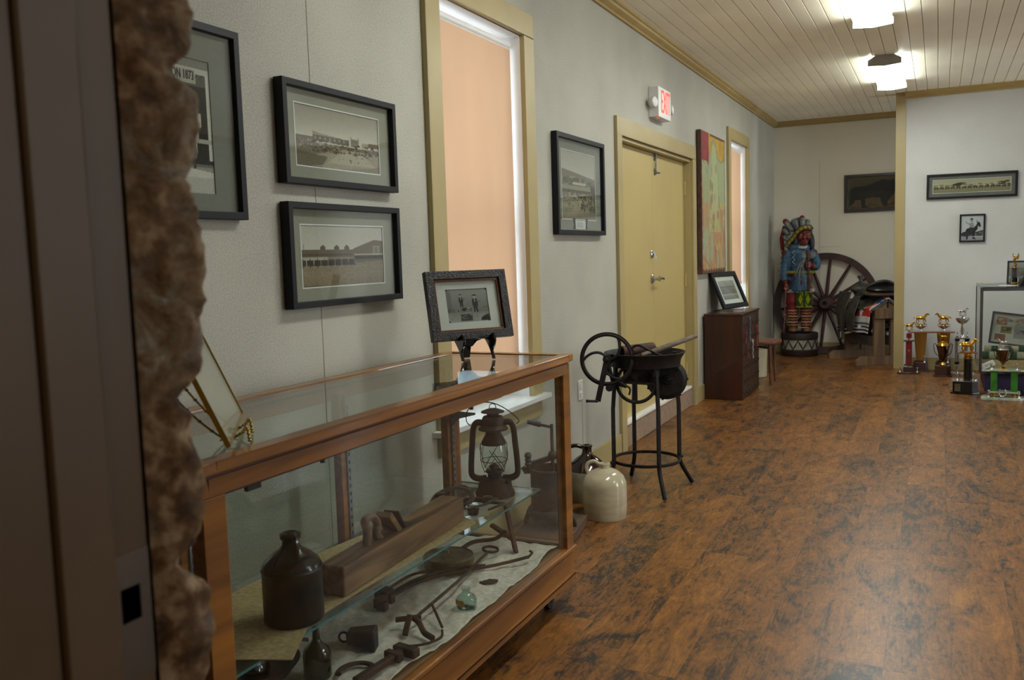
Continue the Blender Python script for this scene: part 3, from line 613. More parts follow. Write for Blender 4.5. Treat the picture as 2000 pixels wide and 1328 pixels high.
spur('rusty spur nearer the front shelf edge, its star rowel pointing right beside the lantern foot', (.405, 2.70, SZ-.002), PI+.4+PI/2+.9)
spur('rusty spur with a looped leather strap, lying at the end of the wooden plane', (.33, 2.69, SZ-.002), PI/2+.2)
t = thing('salt_cellar', 'small clear glass cup at the end of the wooden plane', 'glass cup', (.465, 2.615, SZ))
G().lathe([(.018, 0), (.02, .003), (.024, .035), (.022, .035), (.017, .006), (0, .005)], n=24).build('bowl', M_GLASS, t)
# things on the linen
TZ = DZ+.012
def one(g, name, m, label, cat, group=None, **k): return tag(g.build(name, m, **k), label, cat, group)
t = thing('tobacco_tin', 'round mustard-yellow tin with a worn grey lid, on the linen in the showcase', 'tin', (.335, 2.66, TZ), .3)
G().lathe([(.085, 0), (.088, .003), (.088, .034), (0, .034)], n=48).build('can', mat('mustard_tin', '66531f', .5, .1, col2='8d7430', scale=18), t)
lid = G().lathe([(.091, .022), (.0915, .040), (.088, .044), (.083, .040), (.07, .042), (0, .043)], n=48).build('lid', mat('tarnished_lid', '3a362c', .45, .2, col2='6b6042', scale=25), t)
g = G()
def rodbundle(label, pts, r, head, loc=(0, 0, 0)):
    g = G(); g.tube(spline(pts), r, 8)
    for a in head: g.beam(*a)
    return g
# three branding irons with heavy heads near (.33,2.28)
IR = [([(.315, 2.27, TZ+.012), (.34, 2.42, TZ+.022), (.40, 2.55, TZ+.02), (.50, 2.70, TZ+.012), (.585, 2.80, TZ+.02)], 'long iron rod with a curled tip, lowest of the three rods below the round tin'),
      ([(.30, 2.33, TZ+.012), (.33, 2.46, TZ+.024), (.40, 2.60, TZ+.022), (.47, 2.68, TZ+.014)], 'dark iron rod between the other two rods below the round tin'),
      ([(.27, 2.34, TZ+.012), (.29, 2.48, TZ+.024), (.34, 2.56, TZ+.018), (.42, 2.62, TZ+.014)], 'dark bent iron rod closest to the round tin')]
for k, (p, l) in enumerate(IR):
    t = thing('branding_iron', l, 'branding iron', (0, 0, 0), group='branding irons on the linen')
    g = G(); g.tube(spline(p), .0062-.0006*k, 8)
    if k == 0: g.tube(spline([p[-1], (.592, 2.815, TZ+.032), (.583, 2.81, TZ+.038)], 4), .0045, 8)
    g.build('rod', M_RUST, t)
    q = Vector(p[0]); g = G(); g.cbox(q+Vector((.0, -.01, .004)), (.03, .045, .032)); g.cbox(q+Vector((.018, -.028, 0)), (.034, .024, .028)); g.ell(q+Vector((-.012, .008, .002)), (.018, .022, .014)); g.build('head', M_RUST, t, bevel=.004)
t = thing('fire_hook', 'long rusty rod with a ring handle and a forked iron end, leaning across the linen', 'iron tool', (0, 0, 0))
G().tube([(.42, 2.80, TZ+.018), (.49, 2.45, TZ+.04), (.50, 2.16, TZ+.028)], .0052, 8).build('rod', M_RUST, t)
G().ring((.418, 2.825, TZ+.02), .028, .005, (.1, 0, 1), 24, 8).build('ring_handle', M_RUST, t)
G().beam((.455, 2.13, TZ+.03), (.52, 2.17, TZ+.034), .014, .012).beam((.50, 2.14, TZ+.048), (.505, 2.10, TZ+.002), .014, .012).tube(spline([(.50, 2.16, TZ+.03), (.53, 2.14, TZ+.03), (.56, 2.12, TZ+.012), (.60, 2.10, TZ+.01)]), .009, 8).tube([(.505, 2.26, TZ+.034), (.585, 2.18, TZ+.008)], .0045, 8).tube(spline([(.53, 2.02, TZ+.006), (.59, 2.06, TZ+.006), (.62, 2.11, TZ+.01), (.612, 2.135, TZ+.022)]), .004, 8).build('fork', M_RUST, t)
t = thing('railroad_iron', 'rusty T-shaped iron with a long shank at the right end of the linen', 'iron tool', (0, 0, 0))
G().tube(spline([(.31, 2.72, TZ+.01), (.33, 2.84, TZ+.03), (.40, 2.90, TZ+.035), (.43, 2.93, TZ+.06)]), .008, 8).build('shank', M_RUST, t)
G().beam((.405, 2.99, TZ+.135), (.50, 2.87, TZ+.004), .026, .009, (1, 0, .3)).beam((.36, 2.95, TZ+.07), (.455, 2.935, TZ+.03), .018, .012).build('crossbar', M_RUST, t)
t = thing('ink_bottle', 'small squat clear glass bottle with a torn yellow label, on the linen', 'bottle', (.578, 2.345, TZ), -.4)
M_BOT = glassm('aqua_glass', (.84, .93, .91), 1.6)
G().lathe([(.030, 0), (.033, .004), (.033, .034), (.029, .042), (.014, .052), (.012, .062), (.015, .064), (.015, .069), (.010, .069), (.010, .055), (.026, .040), (.030, .032), (.029, .006), (0, .004)], n=36).build('bottle_body', M_BOT, t)
G().tube([(math.sin(a)*.0334, -math.cos(a)*.0334, .03) for a in [v/10 for v in range(-7, 8)]], .0003, 4).build('label_edge', M_BRASS, t)
vs = []; fs = []
for i in range(15):
    a = (i-7)/10
    for j in range(2): vs.append((math.sin(a)*.0336, -math.cos(a)*.0336, .020 if j == 0 else .040-.004*abs(math.sin(i*1.7))))
for i in range(14): fs.append((2*i, 2*i+2, 2*i+3, 2*i+1))
lab(G().add(vs, fs).build('label', mat('yellow_label', '8a7426', .7, col2='b09a44', scale=60), t, solid=.0004), 'torn yellow paper label')
g = G(); g.prism([(-.035, -.006), (-.02, -.018), (.012, -.016), (.03, -.008), (.036, .006), (.02, .014), (.008, .022), (-.004, .014), (-.028, .012)], (0, 0, .006), (.545, 2.56, TZ+.004), (.75, .6, 0), (-.6, .75, 0))
one(g, 'iron_fragment', M_RUST, 'small flat jagged piece of rusty iron beside the squat glass bottle', 'iron fragment', bevel=.001)
t = thing('cow_bell', 'dark iron cow bell lying on its side on the white linen', 'bell', (.43, 1.99, TZ+.03), .35)
G().prism([(-.038, -.018), (-.038, .018), (.045, .034), (.045, -.034)], (0, .05, 0), (0, -.025, 0), (1, 0, -.08), (0, 0, 1)).build('bell_body', M_IRON, t, bevel=.006)
G().ring((-.05, 0, 0), .014, .0035, (0, 1, 0), 16, 6).build('loop', M_IRON, t)
t = thing('monkey_wrench', 'heavy rusty monkey wrench lying at the front edge of the linen', 'wrench', (0, 0, 0))
G().beam((.56, 1.78, TZ+.02), (.58, 1.97, TZ+.022), .022, .018).build('shank', M_RUST, t, bevel=.003); G().beam((.55, 1.985, TZ+.022), (.625, 1.975, TZ+.022), .03, .026).beam((.545, 1.945, TZ+.022), (.60, 1.935, TZ+.022), .022, .024).build('jaw', M_RUST, t, bevel=.004)
M_HS = M_RUST
for k, (cx_, cy_, a) in enumerate([(.515, 1.845, .5)]):
    g = G(); g.tube([(cx_+math.cos(q)*.045, cy_+math.sin(q)*.05, TZ+.01) for q in [math.radians(v) for v in range(-20, 221, 12)]], .009, 8, flat=.6)
    one(g, 'horseshoe', M_HS, 'rusty horseshoe cut off by the bottom edge of the photo, beside the monkey wrench', 'horseshoe')
M_GREENG = glassm('olive_glass', (.42, .50, .36), 1.6)
t = thing('green_bottle', 'dark olive-green glass bottle with a long neck standing on the linen', 'bottle', (.425, 1.80, TZ))
G().lathe([(.034, 0), (.037, .005), (.037, .062), (.033, .078), (.017, .092), (.0105, .104), (.009, .135), (.007, .136), (.008, .10), (.03, .07), (.034, .01), (0, .008)], n=36).build('bottle_body', M_GREENG, t)
t = thing('wooden_bowl', 'shallow dark wooden bowl at the bottom left corner of the showcase deck', 'bowl', (.27, 1.72, TZ))
G().lathe([(.06, 0), (.10, .015), (.125, .045), (.128, .05), (.12, .05), (.095, .022), (.05, .012), (0, .010)], n=44).build('bowl_body', mat('dark_wood_bowl', '261a12', .5, col2='3a281a', scale=12), t)
t = thing('glass_flask', 'smoky glass flask with a long neck lying in the dark wooden bowl', 'flask', (.30, 1.66, TZ+.03), 0)
G().lathe([(.0, 0), (.03, .003), (.045, .02), (.048, .04), (.04, .06), (.018, .075), (.013, .095), (.016, .145), (.014, .145), (.010, .095), (.036, .057), (.044, .038), (0, .006)], n=36, axis=(.25, .6, .75)).build('flask_body', glassm('smoky_glass', (.74, .73, .72), 1.6), t)
t = thing('serving_tray', 'round wooden plaque leaning on edge behind the left post of the showcase', 'plaque', (.30, 1.40, SZ-.002), 0)
G().lathe([(0, 0), (.075, 0), (.085, .004), (.085, .012), (.074, .016), (0, .014)], (0, 0, .088), n=44, axis=(.35, .85, .18)).build('disc', M_PLANE, t)
lab(G().ring((0.0045, .0135, .0905), .0815, .004, (.35, .85, .18), 44, 8).build('rim', mat('pale_rim', 'a8783f', .5), t), 'pale wooden rim')
# ---------------------------------------------------------------- framed pictures
M_MATG = mat('taupe_mat', '8b8777', .8, var=.04, scale=90); M_MATGR = mat('grey_mat', '77756c', .8, var=.04, scale=90); M_MATW = mat('white_mat', 'c4c3bd', .8, var=.02)
def street1():
    c = Cv(200, 110, 'b4ac9c'); c.grad(.0, .42, '8d8474', '6d6353'); c.grad(.42, 1, 'c5bfb2', '948b7c')
    c.poly([(0, 0), (.45, .02), (.9, .1), (1, .14), (1, .34), (.55, .36), (.2, .22), (0, .2)], '9b917e'); c.poly([(.35, .1), (.95, .12), (.8, .3), (.5, .28)], 'b0a792', .7)
    c.rect(.0, .42, .2, .50, '5f5648'); c.rect(.2, .44, .62, .54, '4e463c'); c.poly([(.2, .54), (.2, .60), (.28, .57), (.62, .53)], '8d8474'); c.rect(.64, .44, .74, .60, '6f6658'); c.rect(.65, .56, .73, .60, 'b5ad9d'); c.rect(.78, .44, .86, .53, '9c9484'); c.rect(.86, .46, 1, .54, '6b6254')
    for k in range(7): c.rect(.22+k*.055, .47, .235+k*.055, .52, '8a8172')
    for k in range(3): c.rect(.655+k*.025, .50, .667+k*.025, .55, '3d362e')
    c.blobs(150, .30, .46, .013, ['3d352c', '544b3f', '2f2822', 'a09784'], .0, 1); c.blobs(40, .28, .36, .016, ['3a3229', '5d5346'], .1, .9); c.blobs(14, .16, .3, .01, ['51483b'], .3, .95)
    c.poly([(0, 0), (.3, .06), (.36, .2), (.0, .26)], '5e5444', .75); c.noise(0, .5, .10, 1); c.noise(.5, 1, .03, 2); return c
def street2():
    c = Cv(200, 110, 'c3bdb3'); c.grad(.0, .34, '7a6a55', '8f8069'); c.grad(.34, 1, 'c9c3b8', 'b3aca0')
    c.poly([(0, .34), (1, .40), (1, .22), (0, .26)], '84755f'); c.poly([(0, .34), (0, .60), (.60, .60), (.62, .62), (.88, .76), (1, .74), (1, .40)], '6a5b4b')
    c.rect(0, .50, .6, .54, '55483b'); c.rect(0, .34, .62, .44, '372f29'); c.rect(0, .44, .30, .485, 'a79f92'); c.rect(.30, .45, .62, .47, '8c8375')
    for k in range(16): c.rect(.02+k*.04, .32, .026+k*.04, .46, 'a0978a' if k % 2 else '433a31')
    for x in (.22, .38, .50): c.poly([(x, .60), (x, .64), (x+.03, .68), (x+.06, .64), (x+.06, .60)], '5e5143')
    c.rect(.62, .44, 1, .50, '3c332b'); c.rect(.86, .50, .95, .66, 'a59a89', .8)
    for k in range(4): c.rect(.87+k*.022, .53, .878+k*.022, .64, '4e4338')
    c.rect(.62, .50, 1, .53, 'b0a797', .8); c.line([(.04, .6), (.04, .68)], .006, '4e4338')
    c.blobs(8, .34, .38, .012, ['2f2822'], .1, .9); c.noise(0, .40, .09, 1, 4); c.noise(.4, 1, .03, 2); return c
def saloon():
    c = Cv(120, 190, '6e6a62'); c.grad(0, .2, 'a7a296', '938e84'); c.rect(0, .22, 1, .80, '2e2b28'); c.rect(0, .80, 1, .93, '5d5952'); c.rect(0, .93, 1, 1, '7f7b72')
    for k in range(12): c.poly([(k*.1-.1, .86), (k*.1, .93), (k*.1+.05, .93), (k*.1-.05, .86)], '4c4842')
    c.rect(0, .89, 1, .935, 'bdb8ab'); c.rect(.0, .82, .74, .925, 'a9a497'); c.rect(.93, .25, 1, .90, 'c8c4b8'); c.rect(.45, .30, .70, .72, 'b4afa3'); c.rect(.5, .42, .62, .66, '55504a'); c.rect(.66, .50, .80, .60, 'bdb8ab')
    c.rect(.05, .4, .40, .70, '45413c'); c.rect(0, .38, 1, .41, 'aaa59a'); c.rect(.44, .38, .74, .46, 'a09b90'); c.line([(.64, .08), (.62, .40)], .05, '4b463f'); c.line([(.65, .3), (.63, .42)], .09, '6d6860')
    c.ell(.58, .5, .10, .10, '302c28', .7); c.rect(0, 0, 1, .12, 'b5b0a4'); c.poly([(0, .12), (1, .12), (1, .16), (0, .22)], 'c9c5b9'); c.noise(0, 1, .10, 1); return c
def valley():
    c = Cv(120, 170, 'b5b0a2'); c.grad(.66, 1, 'b9b3a6', 'a9a395'); c.poly([(0, 0), (0, .73), (.3, .70), (.6, .67), (1, .62), (1, 0)], '8b826f')
    c.poly([(0, .73), (.35, .70), (1, .63), (1, .56), (.5, .6), (0, .62)], '6f6757', .6); c.poly([(.0, .6), (.4, .64), (.5, .58), (.2, .56)], '9a917e'); c.blobs(50, .50, .60, .035, ['4f483c', '5f5749', '6c6353'], 0, .5); c.blobs(30, .5, .6, .03, ['5f5749'], .5, 1)
    c.rect(.32, .52, .72, .555, 'b8b1a0'); c.rect(0, .44, 1, .50, '8f8672'); c.rect(0, .40, 1, .44, '4c4539'); c.blobs(70, .34, .43, .014, ['39332a', '4f473a'], 0, 1)
    c.poly([(.05, .0), (.35, .0), (.75, .38), (.68, .38)], 'a1967f'); c.blobs(80, .2, .36, .022, ['aaa08a', '6d6452', '8c826d'], 0, .5); c.blobs(90, .12, .36, .028, ['3e382d', '57503f', '8c826d', '4b4437'], .55, 1)
    c.rect(0, 0, 1, .14, '847b6a', .6); c.blobs(20, .42, .56, .03, ['3f392f'], .88, 1); c.noise(0, 1, .09, 1); return c
M_INK = mat('print_ink', '2b2824', .8); M_INKL = mat('faint_caption_ink', '55504a', .8)
LR = PI/2
t = picture('framed black-and-white photo of a saloon front, cut by the stone wall edge', 'framed_photograph', 'picture', .41, .545, .022, .03, saloon(), (.004, 1.868, 1.463), LR, mmat=M_MATGR, mx=.085, mt=.08, mb=.05, core=False)
text('sign_lettering', 'SALOON 1873', .036, M_INK, t, (-.024, -.0072, .396), sx=.58)
t = picture('framed sepia photo of a street crowded with wagons, upper of two stacked frames', 'framed_photograph', 'picture', .645, .330, .021, .036, street1(), (.004, 2.572, 1.585), LR, mmat=M_MATG, mx=.060, mt=.042, mb=.040)
for k in range(9): pass
G().box(-.225, -.0068, .065, -.10, -.0064, .068).build('caption_line', M_INKL, t)
t = picture('framed sepia photo of an arcaded street, lower of two stacked frames', 'framed_photograph', 'picture', .645, .345, .021, .036, street2(), (.004, 2.572, 1.182), LR, mmat=M_MATG, mx=.060, mt=.048, mb=.042)
G().box(-.225, -.0068, .067, -.13, -.0064, .070).build('caption_line', M_INKL, t)
t = picture('tall framed sepia landscape photo with a road, left of the yellow door', 'framed_photograph', 'picture', .76, .555, .026, .034, valley(), (.004, 4.86, 1.443), LR, mmat=M_MATGR, mx=.085, mt=.055, mb=.060)
g = G(); g.box(-.085, -.010, .034, .085, -.0115, .082); lab(g.build('caption_card', mat('caption_card', 'c9c8c4', .7), t), 'small white caption card')
g = G()
for s in (-1, 1): g.prism([(s*.085, .03), (s*.11, .03), (s*.10, .05), (s*.115, .09), (s*.09, .092)], (0, -.004, 0), (0, -.012, .004))
for k in range(4): g.box(-.06, -.0122, .045+k*.008, .055-.01*(k % 2), -.0116, .047+k*.008)
g.build('card_holder', M_INK, t, smooth=False)
def rodeo():
    c = Cv(220, 60, 'a89f84'); c.grad(.45, 1, 'b5ad92', 'aaa287'); c.grad(0, .45, '857b5c', '8d8467')
    for i in range(14): x = .02+i*.072; c.blobs(7, .38, .62, .022, ['46402f', '5d563f', '39352a'], x, x+.05); c.line([(x+.01, .3), (x+.02, .45)], .02, '3d382b'); c.line([(x+.045, .3), (x+.04, .45)], .02, '3d382b')
    c.blobs(6, .5, .7, .05, ['332f27'], .27, .40); c.blobs(5, .5, .72, .05, ['332f27'], .88, .96); c.noise(0, 1, .09, 1); return c
t = picture('long narrow framed panorama of a row of riders, on the white partition wall', 'framed_photograph', 'picture', .83, .255, .022, .025, rodeo(), (2.19, YP-.004, 1.785), 0, rot=(0, .008, 0), mmat=mat('dark_grey_mat', '62635e', .8), mx=.035, mt=.035, mb=.035)
def rider():
    c = Cv(110, 150, 'c4c4c8'); c.rect(0, 0, 1, .18, '9c9ca0'); c.poly([(0, .18), (0, .3), (.5, .3), (1, .42), (1, .18)], '3e3e42'); c.blobs(30, .18, .34, .03, ['1e1e20', '8a8a8e'])
    K = '17171a'; c.poly([(.1, .12), (.28, .42), (.55, .5), (.68, .62), (.72, .70), (.78, .76), (.84, .72), (.90, .56), (.84, .53), (.76, .60), (.74, .45), (.62, .32), (.60, .05), (.52, .05), (.5, .26), (.34, .26), (.30, .04), (.22, .04), (.24, .28), (.12, .12)], K)
    c.ell(.40, .38, .2, .13, K); c.line([(.72, .70), (.70, .80)], .03, K); c.line([(.60, .12), (.66, .02)], .03, K); c.ell(.2, .26, .18, .10, '2a2a2d')
    c.poly([(.36, .50), (.36, .70), (.54, .72), (.58, .60), (.56, .48)], '8e8e92'); c.line([(.36, .66), (.26, .70), (.20, .76)], .03, '77777b'); c.ell(.47, .78, .045, .05, '8b8b8e'); c.rect(.36, .83, .58, .845, '2b2b2e'); c.rect(.42, .84, .52, .90, '2b2b2e'); c.poly([(.4, .36), (.4, .54), (.58, .5), (.5, .3)], '2a2a2e')
    c.rect(.5, .14, 1, .155, 'd0d0d2'); c.noise(0, 1, .06, 1); return c
picture('small framed photo of a cowboy on a dark horse, on the white partition', 'framed_photograph', 'picture', .235, .285, .013, .02, rider(), (2.205, YP-.004, 1.335), 0, rot=(0, .01, 0), mx=.004, mt=.004, mb=.004, core=False)
def bison():
    c = Cv(200, 120, '5a4a33'); c.grad(.45, 1, '4b3e2b', '5e4e37'); c.grad(0, .45, '6b5334', '5f4a32'); c.poly([(.0, .0), (.0, .12), (.4, .05), (.8, .2), (1, .6), (1, 0)], '5d4629'); c.blobs(20, .02, .14, .05, ['6a5230', '503c24'], 0, 1, .6)
    K = '1d1b18'; c.poly([(.05, .62), (.12, .70), (.28, .70), (.44, .80), (.58, .90), (.70, .86), (.84, .92), (.92, .86), (.95, .72), (.94, .55), (.88, .44), (.84, .56), (.78, .48), (.70, .30), (.66, .22), (.66, .10), (.74, .16), (.78, .2), (.74, .12), (.60, .06), (.56, .20), (.54, .34), (.40, .36), (.30, .32), (.30, .12), (.36, .04), (.24, .04), (.23, .30), (.14, .30), (.10, .18), (.04, .08), (.02, .05), (.03, .30), (.04, .45)], K)
    c.ell(.82, .70, .14, .20, '171614'); c.ell(.35, .55, .26, .17, '25221d', .7); c.ell(.83, .74, .018, .02, '6a5a35'); c.line([(.78, .84), (.76, .92)], .02, '4d4434'); c.line([(.05, .6), (.02, .4), (.04, .3)], .02, K); c.noise(0, 1, .035, 2); return c
picture('dark framed painting of a standing bison, partly hidden behind the partition edge', 'bison_painting', 'painting', .76, .455, .03, .03, bison(), (1.222, YB-.004, 1.742), 0, fmat=mat('dark_brown_frame', '1d1210', .35), mx=.002, mt=.002, mb=.002, core=False, pmat=M_PAINT)
# standing frames
def two_men():
    c = Cv(160, 120, '83837e'); c.grad(.3, 1, '6e6e6a', '8d8d88'); c.grad(0, .3, '92928c', '7a7a75'); c.noise(0, .4, .14, 2); c.rect(0, .3, .10, .95, '55554f', .5); c.rect(.10, .35, .13, .9, '62625d', .5)
    for x, z, s in ((.35, .45, .85), (.68, .28, 1.15)):
        c.poly([(x-.035*s, z), (x-.045*s, z+.20*s), (x+.045*s, z+.20*s), (x+.05*s, z), (x+.02*s, z), (x, z+.15*s), (x-.01*s, z)], '25252a'); c.poly([(x-.06*s, z+.18*s), (x-.055*s, z+.36*s), (x+.05*s, z+.36*s), (x+.065*s, z+.18*s)], '2c2c30'); c.ell(x, z+.41*s, .025*s, .04*s, '9c9c96'); c.rect(x-.05*s, z+.43*s, x+.05*s, z+.445*s, '202024'); c.rect(x-.028*s, z+.44*s, x+.028*s, z+.475*s, '2d2d30')
        c.line([(x-.05*s, z+.18*s), (x+.12*s, z+.30*s)], .012, '303034'); c.rect(x-.01, z+.28*s, x+.01, z+.35*s, 'a5a59f')
    c.rect(.30, .04, .58, .24, '34343a'); c.blobs(18, .06, .22, .022, ['74746f', '4b4b4e'], .31, .57); c.ell(.42, .38, .08, .05, '1f1f22'); c.blobs(8, .34, .42, .02, ['a8a8a2', '3a3a3c'], .46, .62); c.blobs(14, .3, .42, .02, ['2f2f31', '6a6a66'], 0, .35)
    c.poly([(.78, .03), (.8, .12), (.88, .18), (.98, .22), (1, .03)], '26262a')
    for a, b in ((0, 1), (1, 1), (0, 0), (1, 0)): c.poly([(a, b), (a+(.07 if a == 0 else -.07), b), (a, b+(-.08 if b else .08))], '2b2b2e')
    c.line([(.85, .42), (1, .46)], .02, '4d4d4a'); c.noise(0, 1, .06, 1); return c
M_ORN = mat('ornate_dark_frame', '0d0a08', .3, .1, col2='1c130d', scale=60, bump=.35, bscale=160); M_LIP = mat('bronze_lip', '54351d', .35, .6)
ea, el = .937, .24
P0 = Vector((.353, 2.857, 1.030))
picture('dark ornate frame with a photo of two men, leaning on the black easel', 'framed_photograph', 'picture', .325, .256, .030, .028, two_men(), P0, 0, rot=(-el, 0, ea), fmat=M_ORN, mmat=M_MATW, mx=.048, mt=.036, mb=.036, core=False, inner=(.010, .014, M_LIP))
t = thing('display_easel', 'small black carved easel on the showcase top, holding the dark ornate frame', 'easel', (.353, 2.857, ZT), ea)
g = G()
M_LACQ = mat('black_lacquer', '0b0a0a', .12, coat=.5)
for s in (-1, 1):
    g.prism([(-.060, .0), (-.046, .0), (-.036, .022), (-.022, .040), (.0, .060), (.012, .068), (.04, .075), (.04, .088), (-.018, .079), (-.050, .066), (-.032, .068), (-.052, .098), (-.060, .098), (-.072, .072), (-.062, .050), (-.045, .03), (-.056, .012)] if s > 0 else
            [(-.060, .0), (-.046, .0), (-.036, .022), (-.022, .040), (.0, .060), (.012, .068), (.04, .075), (.04, .088), (-.018, .079), (-.050, .066), (-.032, .068), (-.052, .098), (-.060, .098), (-.072, .072), (-.062, .050), (-.045, .03), (-.056, .012)], (.009, 0, 0), (s*.062-.0045, 0, 0), (0, 1, 0), (0, 0, 1))
g.build('side_bracket', M_LACQ, t, bevel=.002)
G().prism([(-.058, .07), (-.03, .062), (-.012, .044), (.0, .042), (.012, .044), (.03, .062), (.058, .07), (.05, .10), (.02, .12), (-.02, .12), (-.05, .10)], (0, .008, 0), (0, .018, 0)).prism([(-.012, .0), (.012, .0), (.02, .04), (.014, .15), (-.014, .15), (-.02, .04)], (0, .008, 0), (0, .045, 0), (1, 0, 0), (0, .12, 1)).build('crosspiece', M_LACQ, t, bevel=.002)
def crowd():
    c = Cv(100, 130, '8b8b88'); c.grad(.7, 1, '7c7c7a', '9a9a98'); c.grad(.3, .7, '5a5a58', '6f6f6d'); c.noise(.22, .72, .3, 1); c.rect(0, .66, 1, .70, '4b4b49'); c.grad(0, .22, '6e6e6c', '7c7c7a')
    for k in range(4): c.rect(.05, .03+k*.055, .95, .05+k*.055, '2e2e2e', .8)
    return c
P1 = Vector((.20, 8.30, .79))
picture('black framed crowd photo leaning on top of the small-drawer cabinet', 'framed_photograph', 'picture', .49, .36, .042, .026, crowd(), P1, 0, rot=(-.415, 0, 1.311), mmat=M_MATW, mx=.050, mt=.045, mb=.045, core=False, inner=(.006, .010, M_MATTE))
t = thing('wire_easel', 'thin black wire stand under the framed crowd photo', 'easel', (.20, 8.30, .767), 1.311)
G().tube([(-.10, -.034, .022), (-.10, -.03, .002), (-.10, .16, .002), (-.10, .07, .20), (-.10, .0, .02)], .003, 6).tube([(.10, -.034, .022), (.10, -.03, .002), (.10, .16, .002), (.10, .07, .20), (.10, .0, .02)], .003, 6).tube([(-.10, .16, .003), (.10, .16, .003)], .003, 6).build('wire', M_MATTE, t)
# document in a glass frame on a brass easel, near end of the showcase
t = thing('glass_document_frame', 'thin gilt-edged glass frame with a cream document, on the showcase beside the stone', 'frame', (.535, 1.43, ZT+.020), 0, rot=(-.397, 0, 2.25))
G().box(-.19, -.004, 0, .19, 0, .30).build('document', mat('cream_paper', 'b4ab98', .6, var=.03), t)
G().box(-.19, -.007, 0, .19, -.0045, .30).build('glass_pane', M_GLASS, t)
rframe(G(), .386, .306, .004, .010, y0=.001, z0=-.003).build('gilt_edge', M_BRASS, t, smooth=False)
t = thing('brass_easel', 'small twisted brass wire easel under the gilt-edged glass frame', 'easel', (.535, 1.43, ZT), 2.25)
g = G()
for s in (-1, 1):
    P = spline([(s*.05, -.035, .002), (s*.05, -.03, .03), (s*.05, -.018, .018), (s*.05, .02, .012), (s*.075, .10, .10), (s*.055, .12, .16), (s*.02, .16, .20)], 8); g.tube(P, .0022, 6)
    for k, p in enumerate(P[::2]): g.ell(p, (.0042, .0042, .0034), 8, 6)
g.tube([(-.08, .02, .012), (.08, .02, .012)], .0022, 6); g.tube([(0, .17, .2), (0, .26, .002)], .002, 6); g.tube([(-.02, .16, .2), (.02, .16, .2)], .002, 6); g.build('wire', M_BRASS, t)
# tall abstract canvas
def canvas():
    c = Cv(170, 210, '9c9a6e'); c.grad(0, .5, 'a58560', 'a28a64'); c.grad(.5, .75, 'a28a64', '97986c')
    c.blobs(60, .0, .75, .10, ['b08058', '96936a', 'a97a55', 'a8a075', '9c6a48'], 0, 1, .45); c.rect(0, .83, 1, 1, 'ad8a33'); c.blobs(14, .84, 1, .06, ['b89238', '9a7a2c'], .3, 1, .5)
    c.poly([(.12, .70), (.2, .80), (.36, .83), (.48, .96), (.56, .96), (.68, .84), (.86, .82), (1, .86), (1, .5), (.1, .5)], '8f9a72', .9); c.poly([(.3, .3), (.45, .93), (.6, .93), (.8, .3)], 'a3a87c', .7); c.rect(0, .795, .30, 1, '8c2028'); c.blobs(10, .82, .98, .05, ['9c2c30', '751a22'], .04, .26, .5)
    for P in ([(0, .80), (.14, .78), (.22, .71), (.32, .79), (.42, .93), (.5, .97), (.6, .92), (.7, .84), (.82, .82), (1, .85)], [(.25, .72), (.22, .5), (.12, .2)], [(.62, .9), (.68, .7), (.72, .4), (.9, .1)], [(.3, .42), (.45, .33), (.5, .2), (.6, .05)], [(.85, .6), (.8, .45), (.95, .2)], [(.05, .12), (.3, .05), (.45, .0)], [(.4, .34), (.3, .2), (.35, .05)]): c.line(P, .010, '4e6f6a', .8)
    c.blobs(14, .15, .8, .035, ['7b4a2c', '8a4a38'], .35, .8, .5); c.blobs(16, .15, .5, .02, ['b3a23a', 'a8983a'], .3, 1, .8); c.blobs(12, .05, .3, .06, ['8fa58a'], 0, .8, .5)
    m = (c.X < .015+.02*np.abs(np.sin(c.Y*40))) | (c.X > .985-.01*np.abs(np.sin(c.Y*31))) | (c.Y < .012+.02*np.abs(np.sin(c.X*29))) | ((c.Y > .985) & (c.X > .35)); c.put(m, '4a2a1a', .8); c.noise(0, 1, .08, 1); return c
t = thing('abstract_canvas', 'tall abstract canvas with a red corner patch, right of the yellow door', 'painting', (.004, 8.155, 1.125), LR)
G().box(-.47, -.04, 0, .47, -.002, 1.245).build('stretcher', mat('canvas_edge', '3d2416', .7, col2='5c3a22', scale=20), t, bevel=.006)
canvas().mesh('painted_face', .932, 1.237, M_PAINT, t, (0, -.0415, .004))
# exit sign
t = thing('exit_sign', 'white lit EXIT sign with two round emergency lamps, above the yellow door', 'exit sign', (.0, 6.47, 2.30), LR)
G().box(-.16, -.075, 0, .16, 0, .215).build('housing', M_PLATE, t, bevel=.004); M_RED = emis('exit_red', (1, .05, .025), 1.25)
text('lettering', 'EXIT', .235, M_RED, t, (.02, -.0762, .107), sx=.50, depth=.001)
G().box(-.12, -.06, -.003, -.09, -.045, .001).build('indicator', M_RED, t)
for s in (-1, 1):
    h = G().lathe([(.014, -.02), (.032, 0), (.038, .025), (.036, .035), (.024, .042), (0, .045)], (s*.205+.025*(s > 0), -.032, .095), axis=(s*.25, -1, .05), n=26).cyl((s*.15, -.032, .095), (s*.205, -.032, .095), .012).build('lamp_head', M_PLATE, t)
t = thing('wall_outlet', 'white double wall outlet below the landscape photo, beside the forge', 'outlet', (0, 4.83, .475), LR)
G().box(-.036, -.006, 0, .036, 0, .118).build('cover_plate', M_PLATE, t, bevel=.002)
for z in (.036, .082): G().lathe([(.016, 0), (.016, .003), (0, .0032)], (0, -.006, z), axis=(0, -1, 0), n=20).box(-.006, -.0095, z-.004, -.004, -.0088, z+.006).box(.004, -.0095, z-.004, .006, -.0088, z+.006).build('socket', M_WHITE, t)
